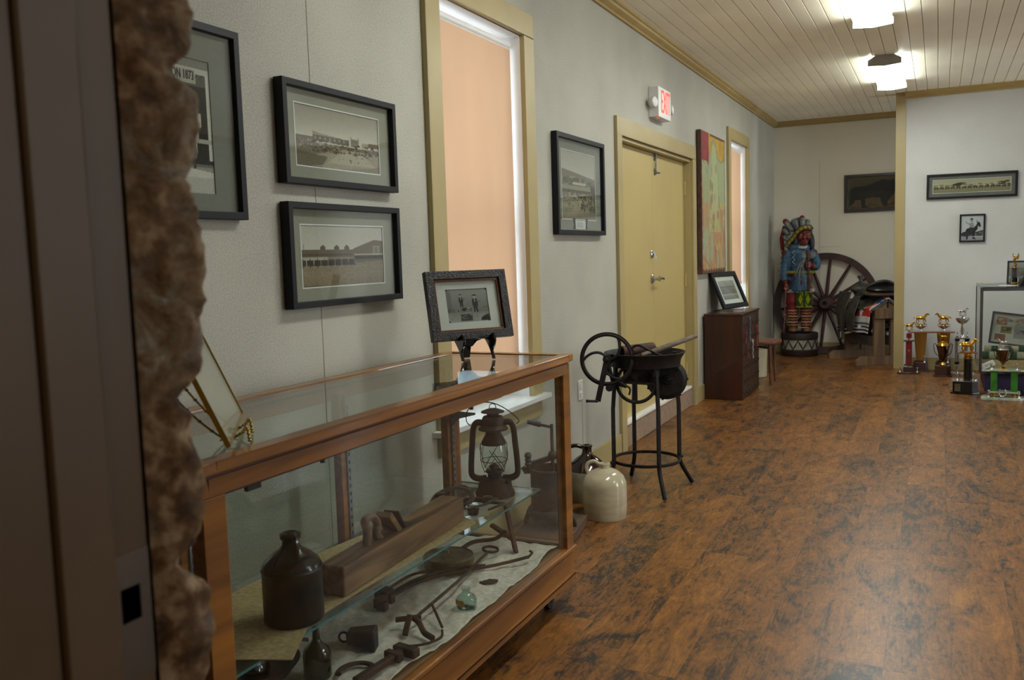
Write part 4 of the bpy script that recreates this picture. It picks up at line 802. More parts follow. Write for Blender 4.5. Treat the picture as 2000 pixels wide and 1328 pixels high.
# ---------------------------------------------------------------- behind the showcase: press, jugs, forge
t = thing('lard_press', 'old cast-iron lard press with a crank on a wooden base, behind the showcase end', 'press', (.235, 3.80, 0), .15)
M_GREYIRON = mat('grey_iron', '34302f', .6, .4, col2='4c4744', scale=20, bump=.2)
G().box(-.13, -.24, 0, .14, .20, .045).build('base_board', wood('old_base_board', '3a2b20', '604833', .7, 1), t, bevel=.004, smooth=False)
G().lathe([(.085, .075), (.088, .08), (.088, .31), (.095, .315), (.095, .325), (.085, .325), (.085, .10), (0, .10)], n=40).lathe([(.102, .10), (.104, .105), (.104, .13), (.10, .135), (.102, .10)], n=40).build('cylinder', M_GREYIRON, t)
G().tube([(-.10, 0, .115), (-.12, 0, .06), (-.12, 0, .045)], .012, 8).tube([(.10, 0, .115), (.12, 0, .06), (.12, 0, .045)], .012, 8).tube([(0, .10, .115), (0, .12, .06), (0, .12, .045)], .012, 8).tube([(-.092, -.03, .30), (-.092, -.03, .36)], .011, 8).tube([(.092, .03, .30), (.092, .03, .40)], .011, 8).beam((-.1, -.02, .335), (.1, .03, .40), .03, .022).lathe([(0, -.018), (.013, -.013), (.018, 0), (.013, .013), (0, .018)], (-.092, -.03, .385), n=18).lathe([(.014, 0), (.018, .012), (.012, .02), (.017, .03), (.01, .04), (0, .04)], (-.092, -.03, .335), n=16).beam((-.12, -.03, .33), (-.10, -.03, .30), .01, .02).build('frame', M_GREYIRON, t)
G().cyl((.02, 0, .22), (.02, 0, .535), .008).lathe([(.02, .38), (.022, .39), (.014, .405), (0, .41)], (.02, 0, 0), n=16).beam((.02, 0, .52), (-.035, -.02, .535), .012, .012).cyl((-.03, -.02, .535), (-.085, -.045, .552), .013, .010).build('crank', M_GREYIRON, t)
t = thing('sad_iron', 'old black flat iron with a loop handle on the floor between the showcase and the cream jug', 'flat iron', (.20, 4.02+.02, 0), .9)
M_CREAM = mat('cream_glaze', 'a89d80', .16, col2='bdb398', scale=6, stretch=(1, 1, 3), coat=.3); M_CREAMD = mat('grey_salt_glaze', '6d6856', .3, col2='8d8871', scale=9)
bpy.data.objects.remove(t)
t = thing('cream_jug', 'large cream-glazed stoneware jug with a loop handle, standing on the floor beside the showcase', 'jug', (.385, 4.16, 0), 0); R = .112
bd = G().lathe([(R*.95, 0), (R*.98, .006), (R, .07), (R*1.0, .16), (R*.97, .185), (R*.85, .215), (R*.62, .236), (R*.36, .248), (.030, .252), (.028, .262), (.031, .270), (.030, .276), (.020, .277), (.016, .26), (0, .25)], n=56).build('body', M_CREAM, t)
G().tube(spline([(-.026, -.004, .268), (-.05, -.012, .285), (-.082, -.02, .272), (-.086, -.022, .238), (-.076, -.02, .214)], 6), .0095, 10).build('handle', M_CREAM, t)
t = thing('two_tone_jug', 'two-tone jug with a dark brown shoulder over a grey cream body, behind the cream jug', 'jug', (.185, 4.44, 0), 0); R = .118
G().lathe([(R*.93, 0), (R*.97, .008), (R, .08), (R*1.0, .158), (R*.97, .166)], n=48).build('body', M_CREAMD, t)
G().lathe([(R*.98, .160), (R*.93, .172), (R*.78, .198), (R*.5, .228), (.032, .246), (.026, .26), (.026, .285), (.030, .29), (.030, .298), (.020, .299), (0, .28)], n=48).tube(spline([(-.024, -.006, .286), (-.06, -.02, .295), (-.10, -.035, .28), (-.105, -.038, .235), (-.09, -.034, .195)], 6), .011, 10).build('glazed_shoulder', mat('brown_shoulder_glaze', '1c0b07', .1, col2='32140c', scale=6, coat=.4), t)
t = thing('blacksmith_forge', 'rusty black cast-iron rivet forge on four legs with a hand-cranked geared blower', 'forge', (.425, 4.745, 0))
P = lambda a, r, z: (math.cos(a)*r, math.sin(a)*r, z)
LEG = [(math.atan2(-.15, .12), .185, math.atan2(-.21, .163), .268), (math.atan2(.12, .15), .20, math.atan2(.2, .205), .29), (math.atan2(.16, -.12), .20, math.atan2(.24, -.17), .29), (math.atan2(-.14, -.145), .20, math.atan2(-.2, -.2), .28)]
for a, r, a2, r2 in LEG:
    top = Vector(P(a, r-.02, .70)); md = Vector(P(a, r, .17)); ft = Vector(P(a2, r2, .008))
    lg = G().tube([top, md+Vector((0, 0, .3)), md], [.012, .012, .0125], 4).tube(spline([md+Vector((0, 0, .02)), md, md*.8+ft*.2+Vector((0, 0, -.02)), ft], 5), .012, 10).cyl(md+Vector((0, 0, .0))*.98, md+Vector(P(a, .02, 0)), .008, n=8).build('leg', M_IRON, t)
    G().beam(top+Vector((0, 0, .07)), top-Vector((0, 0, .04)), .034, .018, P(a, 1, 0)).build('leg_bracket', M_IRON, lg, bevel=.004)
G().ring((0, 0, .17), .188, .006, n=56, m=6, flat=1.6).build('stretcher_ring', M_IRON, t)
G().lathe([(.0, .700), (.175, .700), (.195, .705), (.200, .74), (.222, .775), (.226, .78), (.220, .782), (.19, .745), (.185, .715), (0, .712)], n=64).build('pan', M_IRON, t)
gc = Vector((-.135, -.245, .763)); ax = Vector((.30, -.95, .06)).normalized(); U = ax.orthogonal().normalized(); V = ax.cross(U)
X_ = Vector((.953, .301, 0)).normalized(); Z_ = X_.cross(ax).normalized()
if Z_.z < 0: Z_ = -Z_
g = G().ring(gc, .132, .009, ax, 72, 8)
for k in range(96):
    a = 2*PI*k/96; c = gc+(X_*math.cos(a)+Z_*math.sin(a))*.142; g.beam(c-(X_*math.cos(a)+Z_*math.sin(a))*.005, c+(X_*math.cos(a)+Z_*math.sin(a))*.004, .012, .0035, ax)
for k in range(3):
    a0 = math.radians(62+120*k); g.tube([gc+(X_*math.cos(a0-q*1.1)+Z_*math.sin(a0-q*1.1))*(.128*(1-q)+.02*q) for q in [i/8 for i in range(9)]], .0095, 8, flat=.8)
g.cyl(gc-ax*.02, gc+ax*.035, .022).ell(gc+ax*.035, (.014, .014, .014)); g.build('gear_wheel', M_IRON, t)
h = gc+ax*.03; e = gc+ax*.03-X_*.052-Z_*.225
G().beam(h, e, .030, .009, ax).cyl(e, e-X_*.052+ax*.02+Z_*.004, .007).ell(e-X_*.055+ax*.02+Z_*.004, (.009, .009, .009)).build('crank', M_IRON, t)
G().beam(gc-ax*.01, gc-ax*.14+Z_*.0, .04, .05).beam(gc-ax*.06-Z_*.09, gc-ax*.06+Z_*.02, .03, .05, ax).tube([gc-ax*.02, gc-ax*.02-Z_*.13+X_*.03, gc-ax*.03-Z_*.15+X_*.10], .012, 8).cyl(gc-ax*.05+X_*.01-Z_*.155, gc+ax*.01+X_*.01-Z_*.155, .02).tube(spline([gc+X_*.03-Z_*.10, gc+X_*.09-Z_*.14, gc+X_*.12-Z_*.16, gc+X_*.115-Z_*.195]), .006, 6).beam(gc-ax*.05+X_*.13-Z_*.10, gc-ax*.05+X_*.25-Z_*.02, .02, .04).build('bearing_bracket', M_IRON, t)
G().ring(gc-ax*.05+X_*.155-Z_*.135, .105, .007, ax, 48, 6, flat=1.5).beam(gc-ax*.05+X_*.05-Z_*.13, gc-ax*.05+X_*.26-Z_*.14, .01, .015, ax).beam(gc-ax*.05+X_*.155-Z_*.03, gc-ax*.05+X_*.155-Z_*.24, .01, .015, ax).build('drive_wheel', M_IRON, t)
bc = Vector((.115, .03, .625))
G().lathe([(.0, -.05), (.06, -.048), (.095, -.036), (.112, -.012), (.114, 0), (.112, .012), (.09, .04), (0, .045)], bc, axis=ax, n=44).cyl(bc+ax*.04, bc+ax*.056, .03, .022).tube([bc+ax*.05-X_*.035, bc+ax*.075, bc+ax*.07+X_*.03+Z_*.01], .008, 8).beam(bc-X_*.09+Z_*.02, bc-X_*.24+Z_*.03, .06, .10).beam(bc+Z_*.06-X_*.05, bc+Z_*.10-X_*.14, .07, .06).build('blower_housing', M_IRON, t, bevel=.003)
g = G()
for k in range(7): a = k*.9; q = bc+(X_*math.cos(a)+Z_*math.sin(a))*.113; g.cyl(q-ax*.012, q+ax*.012, .007, n=8)
g.build('housing_bolts', M_IRON, t)
t = thing('iron_pipe', 'short rusty iron pipe lying in the forge pan', 'pipe', (.425, 4.745, .735))
G().lathe([(.032, 0), (.034, .002), (.034, .22), (.032, .222), (.028, .22), (.028, .0), (.032, 0)], (-.10, -.11, .052), axis=(.55, .80, .02), n=26).build('pipe_wall', mat('red_rust_pipe', '3a221a', .7, .2, col2='55342a', scale=20, bump=.2), t)
t = thing('long_handled_hammer', 'old hammer with a worn wooden handle sticking out over the forge pan rim', 'hammer', (.425, 4.745, .70))
G().tube([(.02, -.13, .075), (.10, -.02, .10), (.25, .17, .155)], [.011, .015, .013], 12).build('handle', wood('weathered_handle', '54473a', '7d6d5b', .7, 1, 20), t)
lab(G().tube([(-.05, -.19, .065), (.03, -.12, .078)], .006, 8).box(-.07, -.19, .048, -.01, -.14, .075).build('head', M_RUST, t), 'rusty iron head')
t = thing('iron_hook', 'bent black iron rod hooked over the tools in the forge pan', 'hook', (.425, 4.745, .72))
G().tube(spline([(-.04, -.12, .04), (-.035, -.11, .09), (0, -.10, .105), (.05, -.09, .08), (.12, -.07, .045)], 6), .007, 8).build('hook_rod', M_IRON, t)
# ---------------------------------------------------------------- cabinet of small drawers
t = thing('drawer_cabinet', 'dark reddish-brown wooden cabinet of many small drawers against the left wall', 'cabinet', (.018, 7.85, 0))
M_CAB = wood('mahogany_stain', '1e0e09', '41190f', .38, 2, 7, .2); M_CABD = wood('drawer_front_wood', '291610', '47291c', .45, 2, 9)
CW, CD, CH = .82, .335, .768
G().box(0, 0, 0, CD-.012, .012, CH-.018).box(0, CW-.012, 0, CD-.012, CW, CH-.018).box(0, .012, 0, CD-.02, CW-.012, .02).box(0, .012, .02, .01, CW-.012, CH-.018).box(.01, .012, .02, CD-.05, CW-.012, CH-.02).build('carcass', M_CAB, t, bevel=.002, smooth=False)
G().box(-.002, -.006, CH-.018, CD+.004, CW+.006, CH).build('cabinet_top', M_CAB, t, bevel=.003, smooth=False)
g = G(); rows, cols = 6, 6; rh = (CH-.03)/rows; cw = (CW-.024)/cols
for r_ in range(rows+1): g.box(CD-.05, .012, .012+r_*rh-.003, CD-.004, CW-.012, .012+r_*rh+.003)
g.build('rails', M_CAB, t, smooth=False)
di = None
def hw():
    g = G(); g.box(0, .022, rh*.62, .003, cw-.022, rh*.82); g.box(0, .03, rh*.38, .004, cw-.03, rh*.46); g.lathe([(.005, 0), (.009, .008), (.008, .014), (0, .016)], (0, cw/2, rh*.22), axis=(1, 0, 0), n=12); return g
for r_ in range(rows):
    for c_ in range(cols):
        loc = (CD-.05, .012+c_*cw, .015+r_*rh)
        if di is None:
            di = G().box(0, .002, .001, .047, cw-.002, rh-.007).build('drawer', M_CABD, t, loc=loc, smooth=False); pull = hw().build('pull', mat('dull_label_holder', '4a4034', .45, .5), di, loc=(.047, 0, 0))
        else:
            q = di.copy(); COL.objects.link(q); q.location = loc; q2 = pull.copy(); COL.objects.link(q2); q2.parent = q
            if (r_, c_) in ((3, 0), (2, 1), (4, 5), (3, 5)): pass
def strand(label, y, z0, z1, m, n=2):
    g = G(); x = .018+CD+.014
    for k in range(n): g.tube([(x+.004*math.sin(i*1.3+k*2), y+.008*math.sin(i*.9+k*2.4), z0+(z1-z0)*i/14) for i in range(15)], .0035, 6)
    g.tube([(x-.016, y, z1-.002), (x+.002, y, z1+.006), (x+.004, y, z1-.02)], .003, 6)
    one(g, 'bead_strand', m, label, 'bead strand', 'bead strands hung on the drawer pulls')
strand('long grey-blue bead strand hanging from the top drawers of the cabinet', 8.14, .50, .72, mat('steel_beads', '5c6a72', .4)); strand('short white twisted bead strand on the drawer cabinet', 8.27, .33, .50, mat('white_beads', 'b9b4ae', .5), 1)
strand('short red bead strand at the near side of the drawer cabinet', 7.95, .50, .60, mat('red_beads', '8e2a22', .4)); strand('red bead strand near the far edge of the drawer cabinet', 8.48, .42, .62, mat('scarlet_beads', 'a02a24', .4)); strand('dull red bead strand low on the near side of the cabinet', 8.02, .36, .48, mat('dull_red_beads', '6e241c', .5))
t = thing('round_stool', 'small round brown wooden stool beyond the drawer cabinet', 'stool', (.30, 8.98, 0))
M_STOOL = wood('stool_wood', '4a2818', '74452a', .4, 0, 9)
G().lathe([(0, .395), (.195, .395), (.212, .402), (.215, .415), (.212, .428), (0, .43)], n=56).build('seat', M_STOOL, t)
for a in (45, 135, 225, 315):
    a = math.radians(a); G().tube([P(a, .165, .396), P(a, .185, 0.0)], [.017, .012], 12).build('leg', M_STOOL, t)
G().beam((.12, .12, .36), (-.12, -.12, .36), .02, .02).beam((-.12, .12, .36), (.12, -.12, .36), .02, .02).build('brace', M_STOOL, t)
t = thing('stoneware_crock', 'plain cream stoneware crock on the floor behind the round stool', 'crock', (.17, 9.40, 0))
G().lathe([(.12, 0), (.128, .008), (.132, .30), (.138, .305), (.138, .33), (.126, .332), (.12, .02), (0, .018)], n=48).build('crock_body', mat('pale_crock', 'b3ab8e', .35, col2='c2ba9d', scale=6), t)
# ---------------------------------------------------------------- carved statue in the alcove
def cvmesh(c, name, m, parent, pos, solid=0):
    w, h = c.w, c.h; v = [pos(float(x), float(y)) for x, y in zip(c.X.ravel(), c.Y.ravel())]; i = np.arange(w*h).reshape(h, w)
    f = np.stack([i[:-1, :-1], i[:-1, 1:], i[1:, 1:], i[1:, :-1]], -1).reshape(-1, 4)
    me = bpy.data.meshes.new(name); me.from_pydata(v, [], f.tolist()); me.update()
    at = me.color_attributes.new('art', 'FLOAT_COLOR', 'POINT'); k = np.clip(c.a, 0, 1); k = np.where(k <= .04045, k/12.92, ((k+.055)/1.055)**2.4)
    at.data.foreach_set('color', np.concatenate([k.reshape(-1, 3), np.ones((w*h, 1))], 1).ravel().astype(np.float32))
    me.materials.append(m); me.polygons.foreach_set('use_smooth', [True]*len(me.polygons)); o = bpy.data.objects.new(name, me); COL.objects.link(o); o.parent = parent
    if solid: md = o.modifiers.new('thickness', 'SOLIDIFY'); md.thickness = solid; md.offset = 0
    return o
st = thing('carved_statue', 'painted carved wooden figure in a feathered headdress and blue tunic, standing on a drum', 'statue', (.352, 11.42, 0), .20)
M_SKIN = mat('carved_red_brown', '521a10', .4, col2='782a1a', scale=25, bump=.2); M_TUN = mat('painted_blue', '223d54', .55, col2='3b5f7c', scale=30, bump=.5, bscale=70)
M_RED = mat('painted_red', '5f100e', .5, col2='7c1a14', scale=25, bump=.2); M_HAIR = mat('painted_black', '0e0d10', .5, bump=.3); M_FEA = mat('painted_feather', '4c5352', .6, col2='90938a', scale=55, stretch=(1, 1, .35), bump=.5)
M_REDT = mat('feather_red', '75120f', .5, var=.15); M_BAND = mat('band_green', '1b2a16', .5); M_YEL = mat('painted_yellow', '8c841c', .5, var=.2, scale=30); M_DRUMD = mat('drum_brown', '2a1713', .6, var=.3, scale=20, bump=.4); M_DRUMC = mat('drum_hide', '8b8774', .6, col2='a5a293', scale=20, bump=.2); M_CHALK = mat('painted_white', 'a9a79f', .6, bump=.3)
db = G().lathe([(.215, 0), (.222, .01), (.222, .075), (.212, .085), (.20, .086), (.20, .205), (.212, .206), (.222, .215), (.222, .275), (.215, .285), (0, .285)], n=52)
db.m = []
base_drum = None
g = G().lathe([(.215, 0), (.222, .01), (.222, .075), (.212, .085), (.20, .086)], n=52).lathe([(.20, .204), (.212, .206), (.222, .215), (.222, .275), (.215, .285), (0, .285)], n=52); bd = g.build('drum_base', M_DRUMD, st)
lab(G().lathe([(.203, .08), (.205, .10), (.205, .19), (.203, .21)], n=52).build('drum_side', M_DRUMC, bd), 'cream painted drum side')
g = G(); nz = 11; zz = []
for k in range(nz*2): a = PI*k/nz; zz.append((math.cos(a)*.208, math.sin(a)*.208, .092 if k % 2 else .20))
Z2 = []
for k in range(len(zz)):
    a = Vector(zz[k]); b = Vector(zz[(k+1) % len(zz)])
    for q in (0, .25, .5, .75): p = a.lerp(b, q); r_ = .209/math.hypot(p.x, p.y); Z2.append((p.x*r_, p.y*r_, p.z))
g.tube(Z2, .007, 6, closed=True); g.build('lacing', M_DRUMD, bd)
# body: one continuous figure
g = G()
for s in (-1, 1):
    g.tube(spline([(s*.075, 0, .30), (s*.078, .005, .50), (s*.08, 0, .66), (s*.07, .01, .86)], 5), [.05]*5+[.062]*5+[.072]*6, 14).ell((s*.078, -.05, .318), (.045, .095, .032))
g.ell((0, .01, .95), (.15, .10, .16)).ell((0, .01, 1.18), (.17, .105, .20)).cyl((.02, 0, 1.3), (.035, -.01, 1.42), .055)
HX, HY, HZ = .045, -.03, 1.455
HT = Matrix.Translation((HX, HY, HZ-.06)) @ Matrix.Scale(1.26, 4) @ Matrix.Translation((-HX, -HY, -HZ+.06)); g.T = HT
g.ell((HX, HY+.02, HZ+.02), (.072, .085, .105)).ell((HX+.004, HY-.045, HZ-.062), (.036, .032, .030)).ell((HX-.030, HY-.045, HZ-.012), (.022, .022, .024)).ell((HX+.036, HY-.045, HZ-.012), (.022, .022, .024))
g.tube([(HX+.004, HY-.058, HZ+.035), (HX+.005, HY-.084, HZ-.002), (HX+.005, HY-.088, HZ-.018), (HX+.005, HY-.065, HZ-.028)], [.009, .013, .016, .012], 8)
g.tube([(HX-.042, HY-.055, HZ+.036), (HX+.004, HY-.072, HZ+.034), (HX+.05, HY-.055, HZ+.036)], .009, 8); g.tube([(HX-.022, HY-.068, HZ-.046), (HX+.006, HY-.078, HZ-.043), (HX+.03, HY-.068, HZ-.046)], .0065, 8).tube([(HX-.018, HY-.066, HZ-.057), (HX+.006, HY-.076, HZ-.058), (HX+.026, HY-.066, HZ-.057)], .006, 8)
g.T = None
g.tube(spline([(-.145, .0, 1.28), (-.175, -.01, 1.15), (-.18, -.03, 1.0), (-.165, -.05, .90)], 4), [.058, .056, .054, .052, .05, .048, .046, .044, .042, .04, .038, .034, .03], 12)
g.ell((-.160, -.06, .865), (.030, .026, .042))
for k in range(4): g.tube([(-.180+k*.014, -.072, .850), (-.182+k*.015, -.082, .822), (-.176+k*.014, -.074, .796+.004*abs(k-1.5))], [.0095, .009, .007], 8)
g.tube([(-.138, -.065, .87), (-.124, -.085, .845), (-.126, -.09, .826)], [.011, .010, .008], 8)
g.tube(spline([(.15, .0, 1.28), (.19, -.03, 1.17), (.18, -.09, 1.09), (.13, -.155, 1.12)], 4), [.058, .056, .054, .052, .05, .048, .046, .044, .042, .04, .038, .034, .032], 12)
g.ell((.10, -.165, 1.125), (.030, .032, .038))
for k in range(4): g.tube([(.115, -.185, 1.155-k*.021), (.088, -.212, 1.154-k*.021), (.062, -.198, 1.152-k*.021), (.060, -.178, 1.151-k*.021)], [.0105, .011, .010, .008], 8)
g.tube([(.085, -.165, 1.16), (.066, -.19, 1.178), (.075, -.208, 1.176)], [.012, .011, .009], 8)
body = g.build('body', M_SKIN, st, remesh=.0055)
g = G(); g.T = HT
for s, e in ((-1, -.024), (1, .033)): g.ell((HX+e, HY-.0655, HZ+.014), (.0125, .006, .0065), 12, 8)
lab(g.build('eye', M_CHALK, st), 'painted white eyes'); g = G(); g.T = HT
for e in (-.024, .033): g.ell((HX+e+.001, HY-.0705, HZ+.014), (.0048, .003, .0048), 10, 6)
g.build('pupil', M_HAIR, st)
g = G()
for s in (-1, 1): g.tube(spline([(s*.078, .0, .325), (s*.080, .005, .50), (s*.082, .005, .66), (s*.07, .01, .84)], 5), [.060]*5+[.070]*5+[.082]*6, 16)
g.ell((0, .01, .82), (.15, .10, .10)); g.build('leggings', M_RED, st, remesh=.009)
for k in range(6):
    g = G()
    for s in (-1, 1): z = .56-k*.036; g.tube([(s*.080+math.cos(a)*.063, math.sin(a)*.063, z+.003*math.sin(9*a)) for a in [math.radians(v) for v in range(205, 336, 10)]], .0062, 6)
    g.build('legging_stripe', M_YEL if k % 2 else M_CHALK, st)
M_MOC = mat('moccasin_tan', '5d3a24', .5, col2='8b6a4c', scale=30)
for s in (-1, 1): G().ell((s*.080, -.055, .318), (.055, .110, .035)).build('moccasin', M_MOC, st)
G().box(-.02, -.14, .349, .10, -.05, .352).build('paper_slip', M_CHALK, st)
g = G().ell((0, .01, 1.18), (.165, .12, .20)).tube([(0, .01, 1.25), (0, .005, 1.02), (0, .0, .80)], [.165, .155, .172], 28, flat=.72).tube(spline([(-.125, .0, 1.29), (-.165, -.01, 1.16), (-.178, -.03, 1.02), (-.168, -.05, .925)], 4), [.058, .060, .060, .060, .060, .06, .058, .056, .054, .053, .052, .052, .052], 14)
g.tube(spline([(.13, .0, 1.29), (.18, -.03, 1.18), (.185, -.09, 1.10), (.16, -.135, 1.115)], 4), [.058, .060, .060, .060, .060, .06, .058, .056, .054, .052, .05, .05, .05], 14).ell((0, .0, 1.335), (.14, .08, .055))
g.build('tunic', M_TUN, st, remesh=.0085)
def zig(pts, r, m, n='bead_trim'): return G().tube(pts, r, 6).build(n, m, st)
zig([(-.075+.016*(-1)**k, -.128-.004*(k < 3), 1.30-k*.028) for k in range(7)], .005, M_CHALK); zig([(-.055+.013*(-1)**k, -.130, 1.0-k*.026) for k in range(7)], .005, M_CHALK); zig([(.06+.013*(-1)**k, -.130, .98-k*.026) for k in range(6)], .004, M_CHALK); zig([(-.225-.006*(k > 5)+.016*(-1)**k+.02*(k > 9), -.055, 1.30-k*.03) for k in range(12)], .0045, M_CHALK)
G().ring((0, .0, 0), 1, .02) if False else None
g = G()
for k in range(26): a = math.radians(182+k*176/25); g.cyl((math.cos(a)*.168, math.sin(a)*.125, .825), (math.cos(a)*.172, math.sin(a)*.130, .785), .005, .004, 6)
g.build('fringe', M_CHALK, st)
G().tube([(math.cos(a)*.162, math.sin(a)*.126, 1.03) for a in [math.radians(v) for v in range(185, 356, 8)]], .026, 8, flat=.8).build('belt', M_YEL, st)
g = G()
for k in range(5): g.prism([(-.012, -.018), (.012, 0), (-.012, .018)], (0, -.006, 0), (-.12+k*.05, -.128-.012*(1-abs(k-2)/2), 1.03))
g.build('belt_pattern', M_REDT, st)
ap = Cv(60, 60, '87861f'); K = '1c3b1d'
for x0 in (.0, 1.0): ap.poly([(x0, .1), (x0, .9), (abs(x0-.3), .9), (abs(x0-.12), .5), (abs(x0-.3), .1)], K, .9)
ap.rect(.42, .05, .58, .95, K, .85); ap.line([(.30, .15), (.45, .5), (.30, .85)], .06, K); ap.line([(.70, .15), (.55, .5), (.70, .85)], .06, K); ap.noise(0, 1, .12, 2)
cvmesh(ap, 'apron', M_WEAVE, st, lambda u, v: (-.045+.185*u, -.118-.012*math.sin(u*PI), .60+.20*v), solid=.006)
G().ring((.03, -.02, 1.352), .058, .015, (.05, -.25, 1), 28, 8).ell((.035, -.085, 1.33), (.05, .02, .018)).build('collar', M_CHALK, st)
G().tube([(.09, -.195, 1.165), (.09, -.195, 1.22), (.085, -.19, 1.30)], [.017, .022, .026], 8).tube([(.085, -.195, 1.165), (.095, -.18, .98), (.095, -.165, .80)], [.014, .016, .02], 8).ring((.09, -.195, 1.17), .018, .005, (0, 0, 1)).build('wooden_staff', mat('staff_wood', '2f1914', .5, col2='4d2c1e', scale=20), st)
g = G()
for x0, x1, z1 in ((-.01, -.065, .985), (.03, .012, .93), (.01, -.02, .96)): g.tube(spline([(.055, -.155, 1.19), (x0, -.16, 1.12), (x1, -.155, z1)], 5), [.02, .026, .03, .032, .03, .028, .026, .024, .022, .02, .016], 10, flat=.45)
g.ell((.14, -.13, 1.235), (.04, .02, .045)).ell((.04, -.13, 1.23), (.035, .02, .045)).build('feather_bundle', M_FEA, st)
g = G()
for x1, z1 in ((-.065, .985), (.012, .93)): g.tube([(x1, -.158, z1+.005), (x1+.002, -.158, z1-.03), (x1-.004, -.155, z1-.075)], [.024, .02, .004], 10, flat=.45)
g.build('feather_tip', M_REDT, st)
g = G(); pts = [(-.165-.028*q+.003*math.sin(q*90), -.085-.05*q+.003*math.cos(q*90), .82-.52*q) for q in [i/40 for i in range(41)]]; g.tube(pts, .0055, 6); g.build('twisted_cord', M_CHALK, st); G().tube([(p[0]+.003*math.sin(i*1.57), p[1]-.003, p[2]) for i, p in enumerate(pts)], .0045, 6).build('twisted_cord', M_REDT, st)
g = G(); g.T = HT; g.ell((HX, HY+.045, HZ+.03), (.088, .085, .115)).ell((HX-.07, HY+.03, HZ-.07), (.045, .05, .10)).ell((HX+.075, HY+.03, HZ-.07), (.032, .045, .10)).build('hair', M_HAIR, st, remesh=.008)
# headdress: band from over the brow down to the shoulder, feathers above it
BP = spline([(HX+.095, HY-.02, HZ+.085), (HX+.06, HY-.09, HZ+.118), (HX-.01, HY-.105, HZ+.118), (HX-.075, HY-.080, HZ+.072), (HX-.115, HY-.03, HZ+.005), (HX-.165, HY+.01, HZ-.055), (HX-.205, HY+.04, HZ-.115)], 6)
def ribbon(P, w, off, th):
    g = G(); n = len(P); vs = []; fs = []
    for i, p in enumerate(P):
        t = (P[min(i+1, n-1)]-P[max(i-1, 0)]).normalized(); u = t.cross(Vector((0, -1, 0))).normalized()
        if u.z < 0: u = -u
        for s_, d in ((-1, 0), (1, 0), (1, 1), (-1, 1)): vs.append(p+u*(s_*w/2)+Vector((0, -off-th*d, 0)))
    for i in range(n-1):
        for k in range(4): fs.append((4*i+k, 4*i+(k+1) % 4, 4*i+4+(k+1) % 4, 4*i+4+k))
    fs += [(0, 1, 2, 3), (4*n-4, 4*n-3, 4*n-2, 4*n-1)]; return g.add(vs, fs)
ribbon(BP, .058, 0, .012).build('headband', M_BAND, st); ribbon(BP[2:-1], .034, .011, .004).build('band_inlay', M_YEL, st)
g = G()
for k in range(4, len(BP)-3, 4): p = BP[k]; g.beam(p+Vector((-.010, -.016, .018)), p+Vector((.010, -.016, -.018)), .012, .006, (0, 1, 0))
g.build('band_inlay_bar', M_REDT, st)
feathers = [((-.105, .01, 1.58), (-.165, .03, 1.665), .085), ((-.04, -.02, 1.60), (-.075, .0, 1.69), .085), ((.03, -.03, 1.61), (.03, -.01, 1.70), .080), ((.085, .0, 1.58), (.10, .02, 1.685), .065), ((.12, .03, 1.54), (.128, .04, 1.62), .05), ((-.14, .03, 1.52), (-.185, .045, 1.57), .075), ((-.15, .05, 1.44), (-.19, .06, 1.49), .06), ((.0, .07, 1.62), (-.02, .09, 1.70), .09)]
for i, (a, b, r_) in enumerate(feathers):
    a = Vector(a); b = Vector(b); d = b-a
    f_ = G().tube([a-d*.5, a-d*.1, a+d*.4, a+d*.8], [r_*.5, r_*.8, r_, r_*.85], 14, flat=.5).build('feather', M_FEA, st)
    if i in (0, 2): lab(G().tube([a+d*.78, a+d*.95, a+d*1.15, a+d*1.25], [r_*.87, r_*.82, r_*.55, r_*.15], 14, flat=.5).build('feather_tip', M_REDT, f_), 'red feather tip')
G().tube([(-.17, .06, 1.60), (-.205, .08, 1.45), (-.19, .09, 1.28), (-.18, .09, 1.18)], [.05, .05, .045, .02], 12, flat=.5).build('feather_trail', M_REDT, st)
# ---------------------------------------------------------------- wagon wheel
M_WHL = mat('oxblood_wood', '2c1211', .55, col2='482020', scale=12, bump=.15); t = thing('wagon_wheel', 'large dark red wooden wagon wheel leaning on the alcove wall behind the statue', 'wheel', (.64, 11.625, .632), 0, rot=(-.045, 0, 0))
G().lathe([(.545, -.028), (.615, -.03), (.615, .03), (.545, .028), (.545, -.028)], axis=(0, -1, 0), n=96).build('felloe', M_WHL, t); G().lathe([(.615, -.032), (.626, -.032), (.626, .032), (.615, .032), (.615, -.032)], axis=(0, -1, 0), n=96).build('iron_tyre', M_GREYIRON, t)
for k in range(14):
    a = 2*PI*k/14+.13; G().tube([(math.cos(a)*.07, 0, math.sin(a)*.07), (math.cos(a)*.30, 0, math.sin(a)*.30), (math.cos(a)*.56, 0, math.sin(a)*.56)], [.023, .020, .017], 10).build('spoke', M_WHL, t)
G().lathe([(0, -.07), (.05, -.07), (.085, -.04), (.092, -.02), (.092, .03), (.078, .06), (.07, .13), (.062, .14), (.045, .14), (.04, .08), (0, .08)], axis=(0, -1, 0), n=40).build('hub', M_WHL, t)
G().lathe([(.028, .10), (.042, .10), (.042, .148), (.028, .148), (.028, .10)], axis=(0, -1, 0), n=28).build('axle_box', M_GREYIRON, t)
